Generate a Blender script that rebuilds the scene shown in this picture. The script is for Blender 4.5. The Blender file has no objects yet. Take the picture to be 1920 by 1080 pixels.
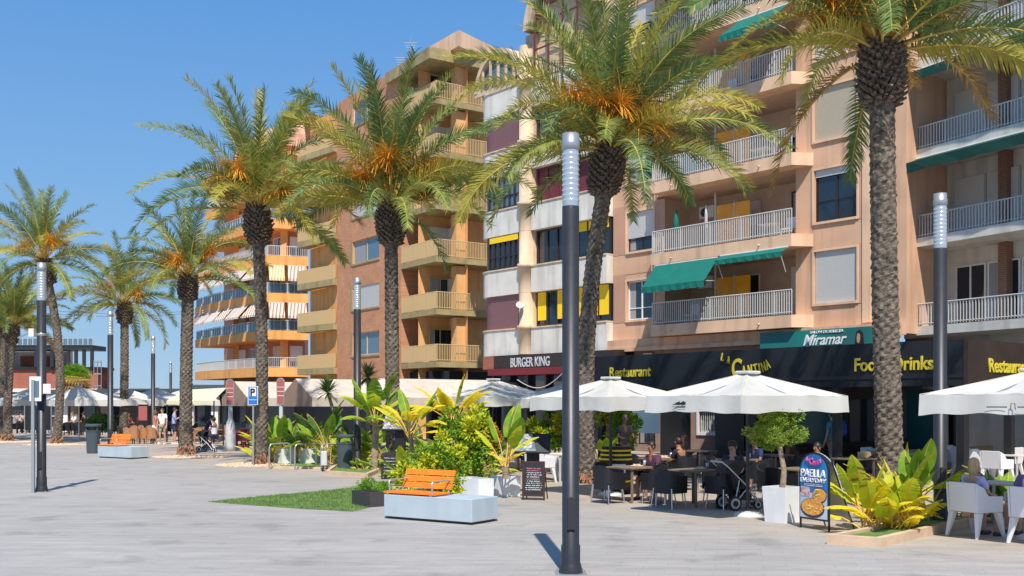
import bpy, math, random
from mathutils import Vector, Matrix
R = math.radians
EH = 2.1            # eye height
FP = 2000.0         # focal length in photo pixels (1920 wide)
HY = 755.0          # horizon row
sc = bpy.context.scene
COL = sc.collection
# ---------------------------------------------------------------- camera, world, sun
cd = bpy.data.cameras.new('camera'); cam = bpy.data.objects.new('camera', cd); COL.objects.link(cam)
cam.location = (0, 0, EH); cam.rotation_euler = (R(90), 0, 0)
cd.sensor_width = 36; cd.lens = FP/1920*36; cd.shift_y = (HY-540)/1920; cd.clip_end = 6000; cd.clip_start = .1
sc.camera = cam
SUN_EL, SUN_AZ = R(54), R(176)
w = bpy.data.worlds.new('World'); sc.world = w; w.use_nodes = True
nt = w.node_tree; bg = nt.nodes['Background']
sky = nt.nodes.new('ShaderNodeTexSky'); sky.sky_type = 'NISHITA'; sky.sun_disc = False
sky.sun_elevation = SUN_EL; sky.sun_rotation = SUN_AZ; sky.air_density = 1.0; sky.dust_density = .1; sky.ozone_density = 2.5
tcw = nt.nodes.new('ShaderNodeTexCoord'); spw = nt.nodes.new('ShaderNodeSeparateXYZ'); nt.links.new(tcw.outputs['Generated'], spw.inputs[0])
rmp = nt.nodes.new('ShaderNodeValToRGB'); nt.links.new(spw.outputs[2], rmp.inputs[0]); re_ = rmp.color_ramp.elements
re_[0].position = 0; re_[0].color = (4.6, 7.0, 9.6, 1); re_[1].position = .42; re_[1].color = (1.0, 3.7, 9.2, 1)
q_ = re_.new(.12); q_.color = (3.0, 6.0, 10.0, 1)
mxw = nt.nodes.new('ShaderNodeMix'); mxw.data_type = 'RGBA'; mxw.inputs[0].default_value = .85
nt.links.new(sky.outputs[0], mxw.inputs[6]); nt.links.new(rmp.outputs[0], mxw.inputs[7])
nt.links.new(mxw.outputs[2], bg.inputs[0]); bg.inputs[1].default_value = .066
ld = bpy.data.lights.new('sun', 'SUN'); ld.energy = 4.7; ld.angle = R(.5); ld.color = (1, .94, .84)
sun = bpy.data.objects.new('sun', ld); COL.objects.link(sun)
sd = Vector((math.sin(SUN_AZ)*math.cos(SUN_EL), math.cos(SUN_AZ)*math.cos(SUN_EL), math.sin(SUN_EL)))
sun.rotation_euler = sd.to_track_quat('Z', 'Y').to_euler(); sun.location = sd*60
sc.view_settings.view_transform = 'Standard'; sc.view_settings.look = 'None'; sc.view_settings.exposure = .36
# ---------------------------------------------------------------- placing helpers
def gp(px, py):
    Y = FP*EH/(py-HY); return ((px-960)/FP*Y, Y)
def xy(px, Y): return ((px-960)/FP*Y, Y)
def zz(py, Y): return EH+(HY-py)/FP*Y
class Fr:
    def __init__(s, o, e):
        l = math.hypot(*e); s.o = o; s.e = (e[0]/l, e[1]/l); s.i = (-s.e[1], s.e[0]); s.ang = math.atan2(s.e[1], s.e[0])
    def w(s, a, y, z): return (s.o[0]+s.e[0]*a+s.i[0]*y, s.o[1]+s.e[1]*a+s.i[1]*y, z)
    def loc(s, px, y=0):
        d = ((px-960)/FP, 1); k = s.o[0]*s.i[0]+s.o[1]*s.i[1]+y
        t = k/(d[0]*s.i[0]+d[1]*s.i[1]); p = (t*d[0]-s.o[0], t*d[1]-s.o[1])
        return p[0]*s.e[0]+p[1]*s.e[1], t
    def S(s, px, y=0): return s.loc(px, y)[0]
    def Z(s, px, py, y=0): return zz(py, s.loc(px, y)[1])
FM = Fr((6.07, 45.15), (1600, -2000))
FR_ = Fr(xy(1738, 36.2), (1006, -2000))
# ---------------------------------------------------------------- materials
MATS = {}
def mat(name, col, rough=.7, var=.0, vs=3, bump=0, bs=20, metal=0, spec=.5, col2=None, trans=0, det=4, stretch=None, sss=0):
    if name in MATS: return MATS[name]
    m = bpy.data.materials.new(name); m.use_nodes = True; n = m.node_tree; b = n.nodes['Principled BSDF']
    b.inputs['Base Color'].default_value = (*col, 1); b.inputs['Roughness'].default_value = rough
    b.inputs['Metallic'].default_value = metal; b.inputs['Specular IOR Level'].default_value = spec
    tc = n.nodes.new('ShaderNodeTexCoord'); vec = tc.outputs['Object']
    if stretch:
        mp = n.nodes.new('ShaderNodeMapping'); mp.inputs['Scale'].default_value = stretch
        n.links.new(vec, mp.inputs[0]); vec = mp.outputs[0]
    if var or col2:
        t = n.nodes.new('ShaderNodeTexNoise'); t.inputs['Scale'].default_value = vs; t.inputs['Detail'].default_value = det
        n.links.new(vec, t.inputs[0])
        cr = n.nodes.new('ShaderNodeValToRGB'); n.links.new(t.outputs[0], cr.inputs[0])
        c2 = col2 or tuple(min(1, c*(1+var)) for c in col); c1 = col if col2 else tuple(c*(1-var) for c in col)
        cr.color_ramp.elements[0].position = .35; cr.color_ramp.elements[1].position = .65
        cr.color_ramp.elements[0].color = (*c1, 1); cr.color_ramp.elements[1].color = (*c2, 1)
        n.links.new(cr.outputs[0], b.inputs['Base Color'])
    if bump:
        t2 = n.nodes.new('ShaderNodeTexNoise'); t2.inputs['Scale'].default_value = bs; t2.inputs['Detail'].default_value = 5
        n.links.new(vec, t2.inputs[0]); bp = n.nodes.new('ShaderNodeBump'); bp.inputs['Strength'].default_value = bump
        bp.inputs['Distance'].default_value = .03
        n.links.new(t2.outputs[0], bp.inputs['Height']); n.links.new(bp.outputs[0], b.inputs['Normal'])
    if trans:
        tr = n.nodes.new('ShaderNodeBsdfTranslucent'); mx = n.nodes.new('ShaderNodeMixShader'); mx.inputs[0].default_value = trans
        src = b.inputs['Base Color'].links[0].from_socket if b.inputs['Base Color'].links else None
        if src: n.links.new(src, tr.inputs[0])
        else: tr.inputs[0].default_value = (*col, 1)
        out = n.nodes['Material Output']
        n.links.new(b.outputs[0], mx.inputs[1]); n.links.new(tr.outputs[0], mx.inputs[2]); n.links.new(mx.outputs[0], out.inputs[0])
    MATS[name] = m; return m
def brick_mat(name, c1, c2, mortar, fr, bw=.24, bh=.075, ms=.012, bump=.3, var=.12):
    m = bpy.data.materials.new(name); m.use_nodes = True; n = m.node_tree; b = n.nodes['Principled BSDF']; b.inputs['Roughness'].default_value = .85
    tc = n.nodes.new('ShaderNodeTexCoord'); dp = n.nodes.new('ShaderNodeVectorMath'); dp.operation = 'DOT_PRODUCT'
    dp.inputs[1].default_value = (fr.e[0], fr.e[1], 0); n.links.new(tc.outputs['Object'], dp.inputs[0])
    sp = n.nodes.new('ShaderNodeSeparateXYZ'); n.links.new(tc.outputs['Object'], sp.inputs[0])
    cb = n.nodes.new('ShaderNodeCombineXYZ'); n.links.new(dp.outputs['Value'], cb.inputs[0]); n.links.new(sp.outputs[2], cb.inputs[1])
    bt = n.nodes.new('ShaderNodeTexBrick'); bt.inputs['Scale'].default_value = 1; bt.inputs['Brick Width'].default_value = bw
    bt.inputs['Row Height'].default_value = bh; bt.inputs['Mortar Size'].default_value = ms
    bt.inputs['Color1'].default_value = (*c1, 1); bt.inputs['Color2'].default_value = (*c2, 1); bt.inputs['Mortar'].default_value = (*mortar, 1)
    n.links.new(cb.outputs[0], bt.inputs[0])
    ns = n.nodes.new('ShaderNodeTexNoise'); ns.inputs['Scale'].default_value = 1.3; n.links.new(tc.outputs['Object'], ns.inputs[0])
    hs = n.nodes.new('ShaderNodeHueSaturation'); mr = n.nodes.new('ShaderNodeMapRange'); mr.inputs[3].default_value = 1-var*2; mr.inputs[4].default_value = 1+var*2
    n.links.new(ns.outputs[0], mr.inputs[0]); n.links.new(mr.outputs[0], hs.inputs['Value']); n.links.new(bt.outputs[0], hs.inputs['Color'])
    n.links.new(hs.outputs[0], b.inputs['Base Color'])
    MATS[name] = m; return m
def slat_mat(name, c1, c2, period=.06, axis=2, rough=.6):
    m = bpy.data.materials.new(name); m.use_nodes = True; n = m.node_tree; b = n.nodes['Principled BSDF']; b.inputs['Roughness'].default_value = rough
    tc = n.nodes.new('ShaderNodeTexCoord'); sp = n.nodes.new('ShaderNodeSeparateXYZ'); n.links.new(tc.outputs['Object'], sp.inputs[0])
    mm = n.nodes.new('ShaderNodeMath'); mm.operation = 'DIVIDE'; mm.inputs[1].default_value = period; n.links.new(sp.outputs[axis], mm.inputs[0])
    fr = n.nodes.new('ShaderNodeMath'); fr.operation = 'FRACT'; n.links.new(mm.outputs[0], fr.inputs[0])
    cr = n.nodes.new('ShaderNodeValToRGB'); n.links.new(fr.outputs[0], cr.inputs[0]); e = cr.color_ramp.elements
    e[0].position = .0; e[0].color = (*c2, 1); e[1].position = .16; e[1].color = (*c1, 1)
    n.links.new(cr.outputs[0], b.inputs['Base Color'])
    bp = n.nodes.new('ShaderNodeBump'); bp.inputs['Strength'].default_value = .5; bp.inputs['Distance'].default_value = .02
    n.links.new(fr.outputs[0], bp.inputs['Height']); n.links.new(bp.outputs[0], b.inputs['Normal'])
    MATS[name] = m; return m
def wood_mat(name, c1, c2, rough=.45):
    return mat(name, c1, rough, col2=c2, vs=4, stretch=(1, 14, 14), bump=.15, bs=12)
def leaf_mat(name, c1, c2, trans=.3, rough=.5, vs=4.5, sp=.25):
    return mat(name, c1, rough, col2=c2, vs=vs, trans=trans, spec=sp)
# ---------------------------------------------------------------- mesh builder
class MB:
    def __init__(s, fr=None): s.v = []; s.f = []; s.m = []; s.fr = fr; s.sm = []
    def add(s, vs, fs, mi=0, sm=False):
        o = len(s.v)
        if s.fr: vs = [s.fr.w(*p) for p in vs]
        s.v += [tuple(p) for p in vs]; s.f += [tuple(i+o for i in f) for f in fs]; s.m += [mi]*len(fs); s.sm += [sm]*len(fs)
    def box(s, x0, x1, y0, y1, z0, z1, mi=0):
        x0, x1 = min(x0, x1), max(x0, x1); y0, y1 = min(y0, y1), max(y0, y1); z0, z1 = min(z0, z1), max(z0, z1)
        s.add([(x0,y0,z0),(x1,y0,z0),(x1,y1,z0),(x0,y1,z0),(x0,y0,z1),(x1,y0,z1),(x1,y1,z1),(x0,y1,z1)],
              [(0,3,2,1),(4,5,6,7),(0,1,5,4),(1,2,6,5),(2,3,7,6),(3,0,4,7)], mi); return s
    def quad(s, a, b, c, d, mi=0, sm=False): s.add([a, b, c, d], [(0, 1, 2, 3)], mi, sm); return s
    def tube(s, pts, rad, n=8, mi=0, cap=True, sm=True):
        pts = [Vector(p) for p in pts]; rad = rad if isinstance(rad, (list, tuple)) else [rad]*len(pts)
        vs, fs = [], []; ref = None
        for i, p in enumerate(pts):
            t = (pts[min(i+1, len(pts)-1)]-pts[max(i-1, 0)]).normalized()
            if ref is None: ref = Vector((0, 0, 1)) if abs(t.z) < .9 else Vector((1, 0, 0))
            u = t.cross(ref).normalized(); v = u.cross(t).normalized(); ref = v if abs(v.dot(t)) < .5 else ref
            for k in range(n):
                a = 2*math.pi*k/n; vs.append(p+u*math.cos(a)*rad[i]+v*math.sin(a)*rad[i])
        for i in range(len(pts)-1):
            for k in range(n): fs.append((i*n+k, i*n+(k+1) % n, (i+1)*n+(k+1) % n, (i+1)*n+k))
        s.add(vs, [f[::-1] for f in fs], mi, sm)
        if cap:
            s.add(vs[:n], [tuple(range(n))], mi); s.add(vs[-n:], [tuple(range(n))[::-1]], mi)
        return s
    def cyl(s, x, y, z0, z1, r, r2=None, n=16, mi=0): return s.tube([(x, y, z0), (x, y, z1)], [r, r if r2 is None else r2], n, mi)
    def lathe(s, prof, n=20, c=(0, 0), mi=0):
        vs = [(c[0]+r*math.cos(2*math.pi*k/n), c[1]+r*math.sin(2*math.pi*k/n), z) for r, z in prof for k in range(n)]
        fs = [(i*n+k, i*n+(k+1) % n, (i+1)*n+(k+1) % n, (i+1)*n+k) for i in range(len(prof)-1) for k in range(n)]
        s.add(vs, fs, mi, True); return s
    def prism(s, poly, z0, z1, mi=0):   # vertical prism over a ccw xy polygon
        n = len(poly); vs = [(x, y, z0) for x, y in poly]+[(x, y, z1) for x, y in poly]
        s.add(vs, [tuple(range(n))[::-1], tuple(range(n, 2*n))]+[(i, (i+1) % n, n+(i+1) % n, n+i) for i in range(n)], mi); return s
    def prismy(s, poly, y0, y1, mi=0):  # xz polygon thickened along y
        n = len(poly); vs = [(x, y0, z) for x, z in poly]+[(x, y1, z) for x, z in poly]
        s.add(vs, [tuple(range(n)), tuple(range(n, 2*n))[::-1]]+[(i, n+i, n+(i+1) % n, (i+1) % n) for i in range(n)], mi); return s
    def ell(s, c, r, nu=14, nv=9, mi=0):
        vs = []; fs = []
        for j in range(nv+1):
            p = math.pi*j/nv
            for k in range(nu):
                a = 2*math.pi*k/nu; vs.append((c[0]+r[0]*math.sin(p)*math.cos(a), c[1]+r[1]*math.sin(p)*math.sin(a), c[2]+r[2]*math.cos(p)))
        for j in range(nv):
            for k in range(nu): fs.append((j*nu+k, (j+1)*nu+k, (j+1)*nu+(k+1) % nu, j*nu+(k+1) % nu))
        s.add(vs, fs, mi, True); return s
    def build(s, name, mats, parent=None, bevel=0):
        off = Vector((0, 0, 0)); p = parent
        while p: off += p.location; p = p.parent
        me = bpy.data.meshes.new(name); me.from_pydata([(a-off.x, b-off.y, c-off.z) for a, b, c in s.v], [], s.f)
        mats = mats if isinstance(mats, (list, tuple)) else [mats]
        for m in mats: me.materials.append(MATS[m] if isinstance(m, str) else m)
        me.polygons.foreach_set('material_index', s.m); me.polygons.foreach_set('use_smooth', s.sm); me.update()
        o = bpy.data.objects.new(name, me); COL.objects.link(o)
        if parent: o.parent = parent
        if bevel:
            b = o.modifiers.new('bevel', 'BEVEL'); b.width = bevel; b.segments = 2; b.limit_method = 'ANGLE'
        return o
def tag(o, label=None, cat=None, group=None, kind=None):
    if label: o['label'] = label
    if cat: o['category'] = cat
    if group: o['group'] = group
    if kind: o['kind'] = kind
    return o
def thing(name, label, cat, loc=(0, 0, 0), group=None, rz=0):
    o = bpy.data.objects.new(name, None); COL.objects.link(o); o.empty_display_size = .2
    o.location = (*loc, 0) if len(loc) == 2 else loc; o.rotation_euler.z = rz; return tag(o, label, cat, group)
def dup(root, loc, rz=0, label=None, sc_=None):
    def cp(o, par):
        c = o.copy(); COL.objects.link(c); c.parent = par
        for ch in KIDS.get(o.name, [x for x in o.children]): cp(ch, c)
        return c
    r = cp(root, None); r.location = (*loc, 0) if len(loc) == 2 else loc; r.rotation_euler.z = rz
    if label: r['label'] = label
    if sc_: r.scale = (sc_,)*3
    return r
KIDS = {}
def place(protos, key, loc, rz, label, sc_=None):
    """first use moves the prototype, later uses copy it"""
    p = protos[key]
    if not p.get('_u'):
        p['_u'] = 1; p.location = (*loc, 0) if len(loc) == 2 else loc; p.rotation_euler.z = rz; p['label'] = label
        if sc_: p.scale = (sc_,)*3
        return p
    return dup(p, loc, rz, label, sc_)
def text(s, fr, a, y, z, h, wid, m, parent, bold=.02, rot=0, name='lettering', align='CENTER', shear=0):
    c = bpy.data.curves.new(name, 'FONT'); c.body = s; c.align_x = align; c.align_y = 'BOTTOM_BASELINE'; c.size = 1; c.offset = bold; c.extrude = .012; c.shear = shear
    c.resolution_u = 4
    c.materials.append(MATS[m] if isinstance(m, str) else m); o = bpy.data.objects.new(name, c); COL.objects.link(o)
    bpy.context.view_layer.update(); dx = max(o.dimensions.x, .01)
    off = Vector((0, 0, 0)); p = parent
    while p: off += p.location; p = p.parent
    sx = wid/dx; sy = h/.73
    o.matrix_world = Matrix.Identity(4); o.parent = parent
    o.location = Vector(fr.w(a, y, z))-off; o.rotation_mode = 'ZYX' if False else 'XYZ'
    o.rotation_euler = (Matrix.Rotation(fr.ang, 3, 'Z') @ Matrix.Rotation(R(90), 3, 'X') @ Matrix.Rotation(rot, 3, 'Z')).to_euler()
    o.scale = (sx, sy, 1); bpy.context.view_layer.update()
    me = bpy.data.meshes.new_from_object(o.evaluated_get(bpy.context.evaluated_depsgraph_get())); n = bpy.data.objects.new(name, me); COL.objects.link(n); n.parent = parent
    n.location = o.location; n.rotation_euler = o.rotation_euler; n.scale = o.scale; bpy.data.objects.remove(o); return n
# materials -------------------------------------------------------
mat('peach', (.64, .39, .25), .85, var=.06, vs=.6, bump=.12, bs=60)
mat('pink_panel', (.52, .29, .195), .85, var=.07, vs=.8, bump=.12, bs=60)
mat('peach_light', (.74, .49, .32), .85, var=.05, vs=.9, bump=.08, bs=40)
mat('loggia', (.55, .40, .30), .85, var=.05)
mat('cream', (.66, .60, .50), .8, var=.05, vs=1, bump=.05)
mat('band_white', (.68, .65, .58), .75, var=.06, vs=1.5, bump=.05)
mat('sand', (.66, .50, .34), .8, var=.05)
mat('orange_wall', (.82, .38, .11), .8, var=.04, vs=1)
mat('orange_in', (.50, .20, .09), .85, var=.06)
mat('yellow_wall', (.74, .41, .17), .8, var=.04)
mat('ochre', (.36, .28, .13), .75, var=.1, vs=3)
mat('ochre_rail', (.58, .41, .20), .6)
mat('brown_in', (.20, .10, .06), .85, var=.06)
mat('salmon', (.62, .33, .22), .85, var=.08, vs=1.5)
mat('white_paint', (.78, .78, .76), .5)
mat('white_metal', (.56, .57, .56), .4, metal=.1)
mat('rail_grey', (.52, .53, .52), .4, metal=.3)
mat('maroon', (.14, .025, .035), .6)
mat('dark_frame', (.035, .022, .02), .4)
mat('black', (.012, .012, .014), .5)
mat('black_gloss', (.01, .01, .012), .25)
mat('glass', (.012, .022, .035), .06, spec=.9)
mat('glass_blue', (.10, .17, .23), .1, spec=.9)
mat('glass_teal', (.01, .11, .13), .15, spec=.8)
mat('curtain', (.30, .31, .32), .7, var=.15, vs=3, stretch=(8, 8, .2)); mat('amber', (.80, .36, .01), .35, var=.1, vs=2)
mat('awn_green', (.0, .16, .125), .8, var=.08, vs=2, trans=.12)
mat('awn_dgreen', (.0, .045, .032), .8, var=.08)
mat('yellow_blind', (.95, .62, .01), .7)
mat('lamp_dark', (.030, .032, .038), .42, var=.08, vs=8, metal=.2, bump=.04, bs=120)
mat('lamp_glass', (.42, .48, .52), .12, spec=.8, metal=.35)
mat('lamp_ring', (.85, .88, .9), .2, metal=.8)
mat('fascia', (.006, .010, .016), .7, var=.1, vs=1)
mat('fascia_brown', (.030, .018, .014), .5, var=.2, vs=2)
mat('letter_yellow', (.62, .50, .04), .5)
mat('letter_white', (.8, .8, .82), .5)
mat('red_strip', (.17, .012, .018), .5); mat('letter_grey', (.50, .51, .54), .5)
mat('canvas', (.66, .65, .61), .85, var=.06, vs=1.2, trans=.18, bump=.5, bs=2.2)
mat('canvas_cream', (.62, .54, .46), .85, var=.03, vs=2, trans=.12, bump=.1, bs=5)
mat('canvas_yellow', (.80, .74, .50), .85, trans=.15)
mat('taupe', (.30, .20, .145), .85, var=.06)
mat('concrete_blue', (.42, .49, .54), .6, var=.03, vs=2, bump=.05, bs=60)
mat('planter_white', (.74, .75, .76), .6, var=.04, vs=3, bump=.04)
mat('planter_dark', (.05, .045, .045), .6, var=.12)
wood_mat('bench_wood', (.78, .17, .008), (.90, .25, .015))
mat('kerb', (.56, .40, .27), .85, var=.12, vs=3, bump=.2, bs=40)
mat('soil', (.10, .07, .045), .95, var=.2, vs=8, bump=.5)
mat('bin', (.055, .075, .09), .5, var=.06)
mat('steel', (.42, .44, .45), .35, metal=.6)
mat('plastic_white', (.76, .76, .78), .45)
mat('plastic_black', (.010, .011, .014), .55)
mat('wicker', (.36, .17, .075), .7, var=.25, vs=40)
mat('red_chair', (.25, .02, .03), .6)
mat('table_wood', (.22, .15, .10), .5, var=.15, vs=10)
mat('chrome', (.65, .66, .68), .25, metal=.9)
mat('chalk_black', (.02, .022, .026), .7, var=.2, vs=5)
mat('frame_wood', (.06, .02, .018), .6)
mat('chalk_white', (.75, .77, .78), .8)
mat('chalk_pink', (.75, .25, .3), .8)
mat('pebbles', (.50, .34, .22), .9, col2=(.72, .56, .42), vs=14, bump=1, bs=14)
mat('skin', (.50, .27, .18), .55); mat('skin_dark', (.09, .045, .03), .55); mat('skin_tan', (.36, .16, .09), .55)
mat('hair_blonde', (.42, .30, .17), .6, var=.3, vs=30, stretch=(1, 1, .15)); mat('hair_dark', (.02, .014, .01), .5); mat('hair_red', (.18, .06, .02), .5)
mat('boots', (.13, .095, .07), .9, var=.7, vs=16, bump=.6, bs=30)
mat('trunk', (.055, .042, .033), .95, col2=(.21, .17, .13), vs=11, bump=.9, bs=30)
mat('root_skirt', (.36, .17, .09), .95, var=.3, vs=12, bump=1, bs=25)
leaf_mat('frond', (.15, .22, .055), (.33, .36, .09), .38)
leaf_mat('frond_dark', (.09, .18, .07), (.17, .25, .07), .32)
leaf_mat('frond_yellow', (.36, .34, .05), (.50, .42, .08), .35)
mat('frond_dry', (.38, .22, .07), .8, var=.3, trans=.2)
mat('rachis', (.50, .36, .07), .6, var=.25)
mat('fruit', (.72, .26, .02), .6, col2=(.80, .46, .05), vs=5, trans=.2)
leaf_mat('paddle', (.15, .32, .03), (.30, .48, .04), .42, .6)
leaf_mat('paddle_yellow', (.80, .64, .02), (.92, .80, .05), .48, .6)
leaf_mat('paddle_lime', (.42, .56, .03), (.70, .72, .04), .45, .6)
leaf_mat('paddle_dark', (.04, .12, .03), (.09, .21, .04), .3, .55)
mat('stalk', (.55, .38, .08), .6, col2=(.75, .45, .06), vs=8)
mat('bark', (.30, .23, .16), .9, var=.25, vs=10, bump=.6)
leaf_mat('bush_green', (.12, .28, .02), (.27, .44, .04), .35)
leaf_mat('bush_yellow', (.55, .58, .02), (.80, .72, .05), .35)
leaf_mat('bush_orange', (.45, .16, .02), (.6, .35, .03), .3)
leaf_mat('olive_leaf', (.24, .36, .05), (.42, .50, .08), .38)
mat('turf', (.11, .21, .045), .95, col2=(.19, .30, .07), vs=2.5, bump=.8, bs=150)
mat('sea', (.02, .06, .10), .15)
mat('hill', (.22, .21, .22), .95, col2=(.34, .32, .31), vs=.12)
mat('sign_blue', (.02, .16, .50), .35); mat('sign_red', (.38, .10, .10), .5); mat('pink', (.6, .1, .3), .5)
mat('miramar', (.01, .22, .19), .5, col2=(.02, .13, .13), vs=.5)
mat('stone_pink', (.30, .20, .16), .85, var=.08)
slat_mat('shutter', (.66, .65, .62), (.30, .30, .30), .06)
slat_mat('shutter_beige', (.58, .49, .36), (.30, .25, .18), .06)
slat_mat('shutter_purple', (.24, .115, .125), (.10, .045, .05), .07)
def weather(name, lo=.78, sc_=(2.2, 2.2, .22)):
    m = MATS[name]; n = m.node_tree; b = n.nodes['Principled BSDF']; src = b.inputs['Base Color'].links[0].from_socket; tc = n.nodes.new('ShaderNodeTexCoord')
    def f_(src, st, a, bb, l, h):
        mp = n.nodes.new('ShaderNodeMapping'); mp.inputs['Scale'].default_value = st; n.links.new(tc.outputs['Object'], mp.inputs[0]); t = n.nodes.new('ShaderNodeTexNoise'); t.inputs['Scale'].default_value = 1; t.inputs['Detail'].default_value = 6; n.links.new(mp.outputs[0], t.inputs[0])
        mr = n.nodes.new('ShaderNodeMapRange'); mr.inputs[1].default_value = l; mr.inputs[2].default_value = h; mr.inputs[3].default_value = a; mr.inputs[4].default_value = bb; n.links.new(t.outputs[0], mr.inputs[0])
        hs = n.nodes.new('ShaderNodeHueSaturation'); n.links.new(mr.outputs[0], hs.inputs['Value']); n.links.new(src, hs.inputs['Color']); return hs.outputs[0]
    c = f_(src, sc_, lo, 1.04, .32, .52); c = f_(c, (.35, .35, .5), .90, 1.05, .35, .65); n.links.new(c, b.inputs['Base Color'])
for q in ('peach', 'pink_panel', 'peach_light', 'band_white', 'sand', 'cream', 'orange_wall', 'yellow_wall', 'ochre', 'salmon', 'stone_pink', 'planter_white', 'concrete_blue', 'fascia', 'canvas', 'canvas_cream'): weather(q, {'planter_white': .88, 'concrete_blue': .92, 'canvas': .90, 'canvas_cream': .9, 'fascia': .7}.get(q, .80))
FB = Fr(xy(817, 59.8), (1310, -2000))
brick_mat('brick_y', (.62, .27, .13), (.50, .19, .085), (.50, .30, .18), FB)
brick_mat('brick_r', (.26, .115, .07), (.21, .09, .055), (.28, .19, .14), FR_)
FL = Fr((0, 0), (1, 0))
brick_mat('brick_far', (.34, .10, .06), (.28, .08, .05), (.34, .14, .10), FL)
def stripe_mat(name, c1, c2, fr, period):
    m = bpy.data.materials.new(name); m.use_nodes = True; n = m.node_tree; b = n.nodes['Principled BSDF']; b.inputs['Roughness'].default_value = .85
    tc = n.nodes.new('ShaderNodeTexCoord'); dp = n.nodes.new('ShaderNodeVectorMath'); dp.operation = 'DOT_PRODUCT'
    dp.inputs[1].default_value = (fr.e[0]/period, fr.e[1]/period, 0); n.links.new(tc.outputs['Object'], dp.inputs[0])
    fx = n.nodes.new('ShaderNodeMath'); fx.operation = 'FRACT'; n.links.new(dp.outputs['Value'], fx.inputs[0])
    cr = n.nodes.new('ShaderNodeValToRGB'); cr.color_ramp.interpolation = 'CONSTANT'; n.links.new(fx.outputs[0], cr.inputs[0])
    cr.color_ramp.elements[0].color = (*c1, 1); cr.color_ramp.elements[1].position = .5; cr.color_ramp.elements[1].color = (*c2, 1)
    n.links.new(cr.outputs[0], b.inputs['Base Color']); MATS[name] = m
stripe_mat('stripe', (.75, .68, .58), (.42, .22, .14), FL, .26)
stripe_mat('stripe_yellow', (.80, .72, .5), (.60, .40, .12), FL, .22)

# ================================================================ ground, sea, far shore
def ground_material():
    m = bpy.data.materials.new('plaza_paving'); m.use_nodes = True; n = m.node_tree; b = n.nodes['Principled BSDF']; b.inputs['Roughness'].default_value = .72
    tc = n.nodes.new('ShaderNodeTexCoord'); mp = n.nodes.new('ShaderNodeMapping'); mp.inputs['Rotation'].default_value = (0, 0, R(12)); n.links.new(tc.outputs['Object'], mp.inputs[0])
    bt = n.nodes.new('ShaderNodeTexBrick'); bt.inputs['Scale'].default_value = 1; bt.inputs['Brick Width'].default_value = .6; bt.inputs['Row Height'].default_value = .3
    bt.inputs['Mortar Size'].default_value = .006; bt.inputs['Mortar Smooth'].default_value = .3
    bt.inputs['Color1'].default_value = (.335, .312, .288, 1); bt.inputs['Color2'].default_value = (.360, .337, .312, 1); bt.inputs['Mortar'].default_value = (.295, .275, .255, 1)
    n.links.new(mp.outputs[0], bt.inputs[0])
    def noise(scale, det=4, st=None):
        t = n.nodes.new('ShaderNodeTexNoise'); t.inputs['Scale'].default_value = scale; t.inputs['Detail'].default_value = det
        if st:
            q = n.nodes.new('ShaderNodeMapping'); q.inputs['Scale'].default_value = st; q.inputs['Rotation'].default_value = (0, 0, R(12)); n.links.new(tc.outputs['Object'], q.inputs[0]); n.links.new(q.outputs[0], t.inputs[0])
        else: n.links.new(tc.outputs['Object'], t.inputs[0])
        return t.outputs[0]
    def mul(c, f, a, bb, lo=.3, hi=.7):
        mr = n.nodes.new('ShaderNodeMapRange'); mr.inputs[1].default_value = lo; mr.inputs[2].default_value = hi; mr.inputs[3].default_value = a; mr.inputs[4].default_value = bb; n.links.new(f, mr.inputs[0])
        v = n.nodes.new('ShaderNodeHueSaturation'); n.links.new(mr.outputs[0], v.inputs['Value']); n.links.new(c, v.inputs['Color']); return v.outputs[0]
    c = mul(bt.outputs[0], noise(.25), .92, 1.08); c = mul(c, noise(1.6, 6, (.35, 2.2, 1)), .90, 1.10); c = mul(c, noise(30, 3), .93, 1.07)
    vo = n.nodes.new('ShaderNodeTexVoronoi'); vo.inputs['Scale'].default_value = 1.1; n.links.new(tc.outputs['Object'], vo.inputs[0]); c = mul(c, vo.outputs['Distance'], .62, 1.0, .015, .035)
    c = mul(c, noise(.9, 8), .80, 1.0, .34, .42); c = mul(c, noise(4.5, 6, (.4, 2, 1)), .93, 1.05, .35, .65)
    # beige paving towards the terraces
    dp = n.nodes.new('ShaderNodeVectorMath'); dp.operation = 'DOT_PRODUCT'; dp.inputs[1].default_value = (FM.i[0], FM.i[1], 0); n.links.new(tc.outputs['Object'], dp.inputs[0])
    ad = n.nodes.new('ShaderNodeMath'); ad.operation = 'MULTIPLY_ADD'; n.links.new(noise(.5), ad.inputs[0]); ad.inputs[1].default_value = 3; n.links.new(dp.outputs['Value'], ad.inputs[2])
    mr = n.nodes.new('ShaderNodeMapRange'); mr.inputs[1].default_value = 14.5; mr.inputs[2].default_value = 18.5; n.links.new(ad.outputs[0], mr.inputs[0])
    mx = n.nodes.new('ShaderNodeMix'); mx.data_type = 'RGBA'; n.links.new(mr.outputs[0], mx.inputs[0]); n.links.new(c, mx.inputs[6])
    c2 = n.nodes.new('ShaderNodeMix'); c2.data_type = 'RGBA'; c2.blend_type = 'MULTIPLY'; c2.inputs[0].default_value = 1; n.links.new(c, c2.inputs[6]); c2.inputs[7].default_value = (1.14, 1.0, .86, 1)
    n.links.new(c2.outputs[2], mx.inputs[7]); n.links.new(mx.outputs[2], b.inputs['Base Color'])
    bp = n.nodes.new('ShaderNodeBump'); bp.inputs['Strength'].default_value = .25; bp.inputs['Distance'].default_value = .01; n.links.new(bt.outputs['Fac'], bp.inputs['Height']); bp.invert = True
    n.links.new(bp.outputs[0], b.inputs['Normal']); return m
MATS['ground'] = ground_material()
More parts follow.
